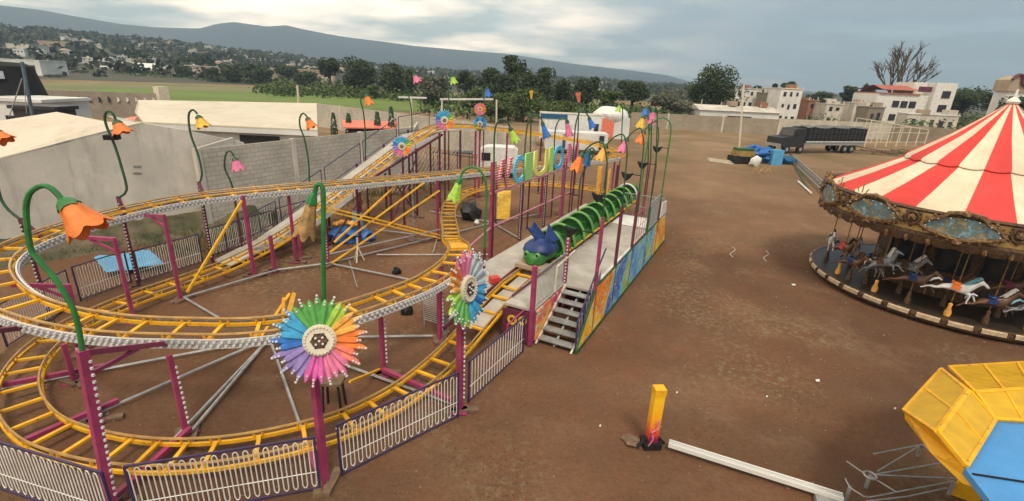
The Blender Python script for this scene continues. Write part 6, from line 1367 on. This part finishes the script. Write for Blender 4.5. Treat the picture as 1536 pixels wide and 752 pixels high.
# wooded slope and town
rng = random.Random(11); m = MB()
for k in range(2600):
    a = rng.uniform(math.radians(-56), math.radians(38)); d = 270 + 680 * rng.random() ** .8
    if hil(a) < .001: continue
    r_ = rng.uniform(3, 7.5); z = hill_z(a, d)
    if z < -.3 and d > 400: continue
    leafcloud(m, V((d * math.sin(a), d * math.cos(a), z + r_ * .35)), V((r_, r_, r_ * .55)), 16, 1.0 + d * .0014, rng)
M['leafh'] = leafmat('slope foliage', [(0, (.018, .026, .018)), (.6, (.034, .044, .026)), (1, (.065, .07, .045))]); o = m.build('hillside_woods', 'leafh'); o['kind'] = 'stuff'
specs = [('whitewall', 'whitewall', 'small white walled house among the trees on the far slope'), ('tan', 'tan', 'small tan house among the trees on the far slope'), ('concrete', 'cream', 'small grey house with pale flat roof on the far slope'), ('cream', 'tan', 'small cream house with hipped brown roof on the far slope')]
protos = []
for k, (wm, rm, lb) in enumerate(specs):
    for v_ in range(2):
        o = thing('hillside_house', lb, 'house', (0, 0, 0), 'houses of the town on the far slope'); w_, d_, h_ = (9, 8, 5) if v_ == 0 else (13, 9, 3.6)
        m = MB(); m.box((0, 0, h_ / 2 - 1), (w_, d_, h_ + 2)); b = m.build('wall', wm, o)
        m = MB(); 
        if k == 3: m.add([(-w_ / 2 - .4, -d_ / 2 - .4, h_), (w_ / 2 + .4, -d_ / 2 - .4, h_), (w_ / 2 + .4, d_ / 2 + .4, h_), (-w_ / 2 - .4, d_ / 2 + .4, h_), (-w_ / 4, 0, h_ + 2), (w_ / 4, 0, h_ + 2)], [(0, 1, 5, 4), (1, 2, 5), (2, 3, 4, 5), (3, 0, 4)])
        else: m.box((0, 0, h_ + .15), (w_ + .4, d_ + .4, .3)); m.box((w_ * .25, 0, h_ + .9), (2, 2, 1.3))
        m.build('roof', rm, o)
        m = MB(); 
        for x in (-.3, 0, .3): m.box((w_ * x, -d_ / 2 - .05, h_ * .55), (1.3, .1, 1.4))
        m.build('window', 'glass', o); protos.append((o, [False]))
cnt = 0
while cnt < 280:
    a = rng.uniform(math.radians(-50), math.radians(14)); d = rng.uniform(330, 880); 
    if rng.random() > (.25 + .75 * math.exp(-((a - math.radians(-22)) / .38) ** 2)): continue
    z = hill_z(a, d); o, used = protos[rng.choices(range(8), [4, 3, 2, 3, 2, 2, 1, 1])[0]]
    if used[0]: o = copy_tree(o)
    used[0] = True; o.location = (d * math.sin(a), d * math.cos(a), z + 1.0); o.rotation_euler = (0, 0, -a + rng.uniform(-.7, .7)); s_ = rng.uniform(.34, .66); o.scale = (s_, s_, s_); cnt += 1
for o, used in protos:
    if not used[0]:
        for c in list(o.children): bpy.data.objects.remove(c)
        bpy.data.objects.remove(o)
# weeds at the barn foot
rng = random.Random(5); m = MB()
def blades(m, cx, cy, n, sx, sy, hmin, hmax, ang=0.):
    for _ in range(n):
        x = rng.gauss(0, sx); y = rng.gauss(0, sy); X = cx + x * math.cos(ang) - y * math.sin(ang); Y_ = cy + x * math.sin(ang) + y * math.cos(ang); h = rng.uniform(hmin, hmax); a = rng.uniform(0, 6.28); w_ = .018
        b0 = V((X, Y_, gz(X, Y_) - .01)); dr = V((math.cos(a), math.sin(a), 0)); m.add([b0 - dr * w_, b0 + dr * w_, b0 + V((rng.uniform(-.5, .5) * h, rng.uniform(-.5, .5) * h, h))], [(0, 1, 2)])
ang = math.atan2(bb.y - ba.y, bb.x - ba.x)
for k in range(26):
    q = ba.lerp(bb, -.5 + k * .07) + V((.3, -.8, 0)); blades(m, q.x, q.y, 260, .55, .4, .08, .3, ang)
for s_, t_ in ((2, 16.5), (4, 17), (6, 17.2), (8.5, 17.3), (11, 17), (13.5, 17), (-1, 16.3), (0.5, 16.6), (16, 16.5), (19, 16), (22, 15)):
    q = W(s_, t_); blades(m, q.x, q.y, 420, .9, .5, .1, .45)
for x, y, n in ((80, 460, 60), (640, 330, 120), (590, 345, 80), (700, 300, 200), (430, 350, 80), (960, 330, 0)):
    q = at(x, y); blades(m, q.x, q.y, n, 1.0, 1.0, .04, .16)
for k in range(90):
    q = at(rng.uniform(620, 1300), rng.uniform(330, 745)); 
    if noise.noise(V((q.x * .25, q.y * .25, 9))) < .02: continue
    blades(m, q.x, q.y, rng.randint(8, 40), .35, .35, .015, .06)
for x, y in ((1190, 600), (1230, 620), (1150, 560), (700, 680), (740, 640), (1120, 500), (760, 700), (680, 720)):
    q = at(x, y); blades(m, q.x, q.y, 160, .6, .5, .01, .05)
o = m.build('grass', 'grassm'); o['kind'] = 'stuff'
# broken earth bank along the barn foot
m = MB(); vs = []; nn_ = 46
for i in range(nn_ + 1):
    c0 = ba.lerp(bb, -.62 + 1.7 * i / nn_); 
    for j, (o_, zz) in enumerate(((-.05, .62), (.35, .5), (.8, .22), (1.5, .04), (2.3, -.06))):
        vs.append(c0 + nb_ * (o_ + .15 * noise.noise(V((i * .5, j, 1)))) + V((0, 0, zz * (1 + .5 * noise.noise(V((i * .33, j * .7, 4)))))))
m.add(vs, [(i * 5 + j, i * 5 + j + 1, (i + 1) * 5 + j + 1, (i + 1) * 5 + j) for i in range(nn_) for j in range(4)])
M['bank'] = pm('earth bank', (.17, .13, .085), (.045, .05, .022), .9, .95, 0, .6, 9, 8)
struct(m, 'terrain_bank', 'bank', True)
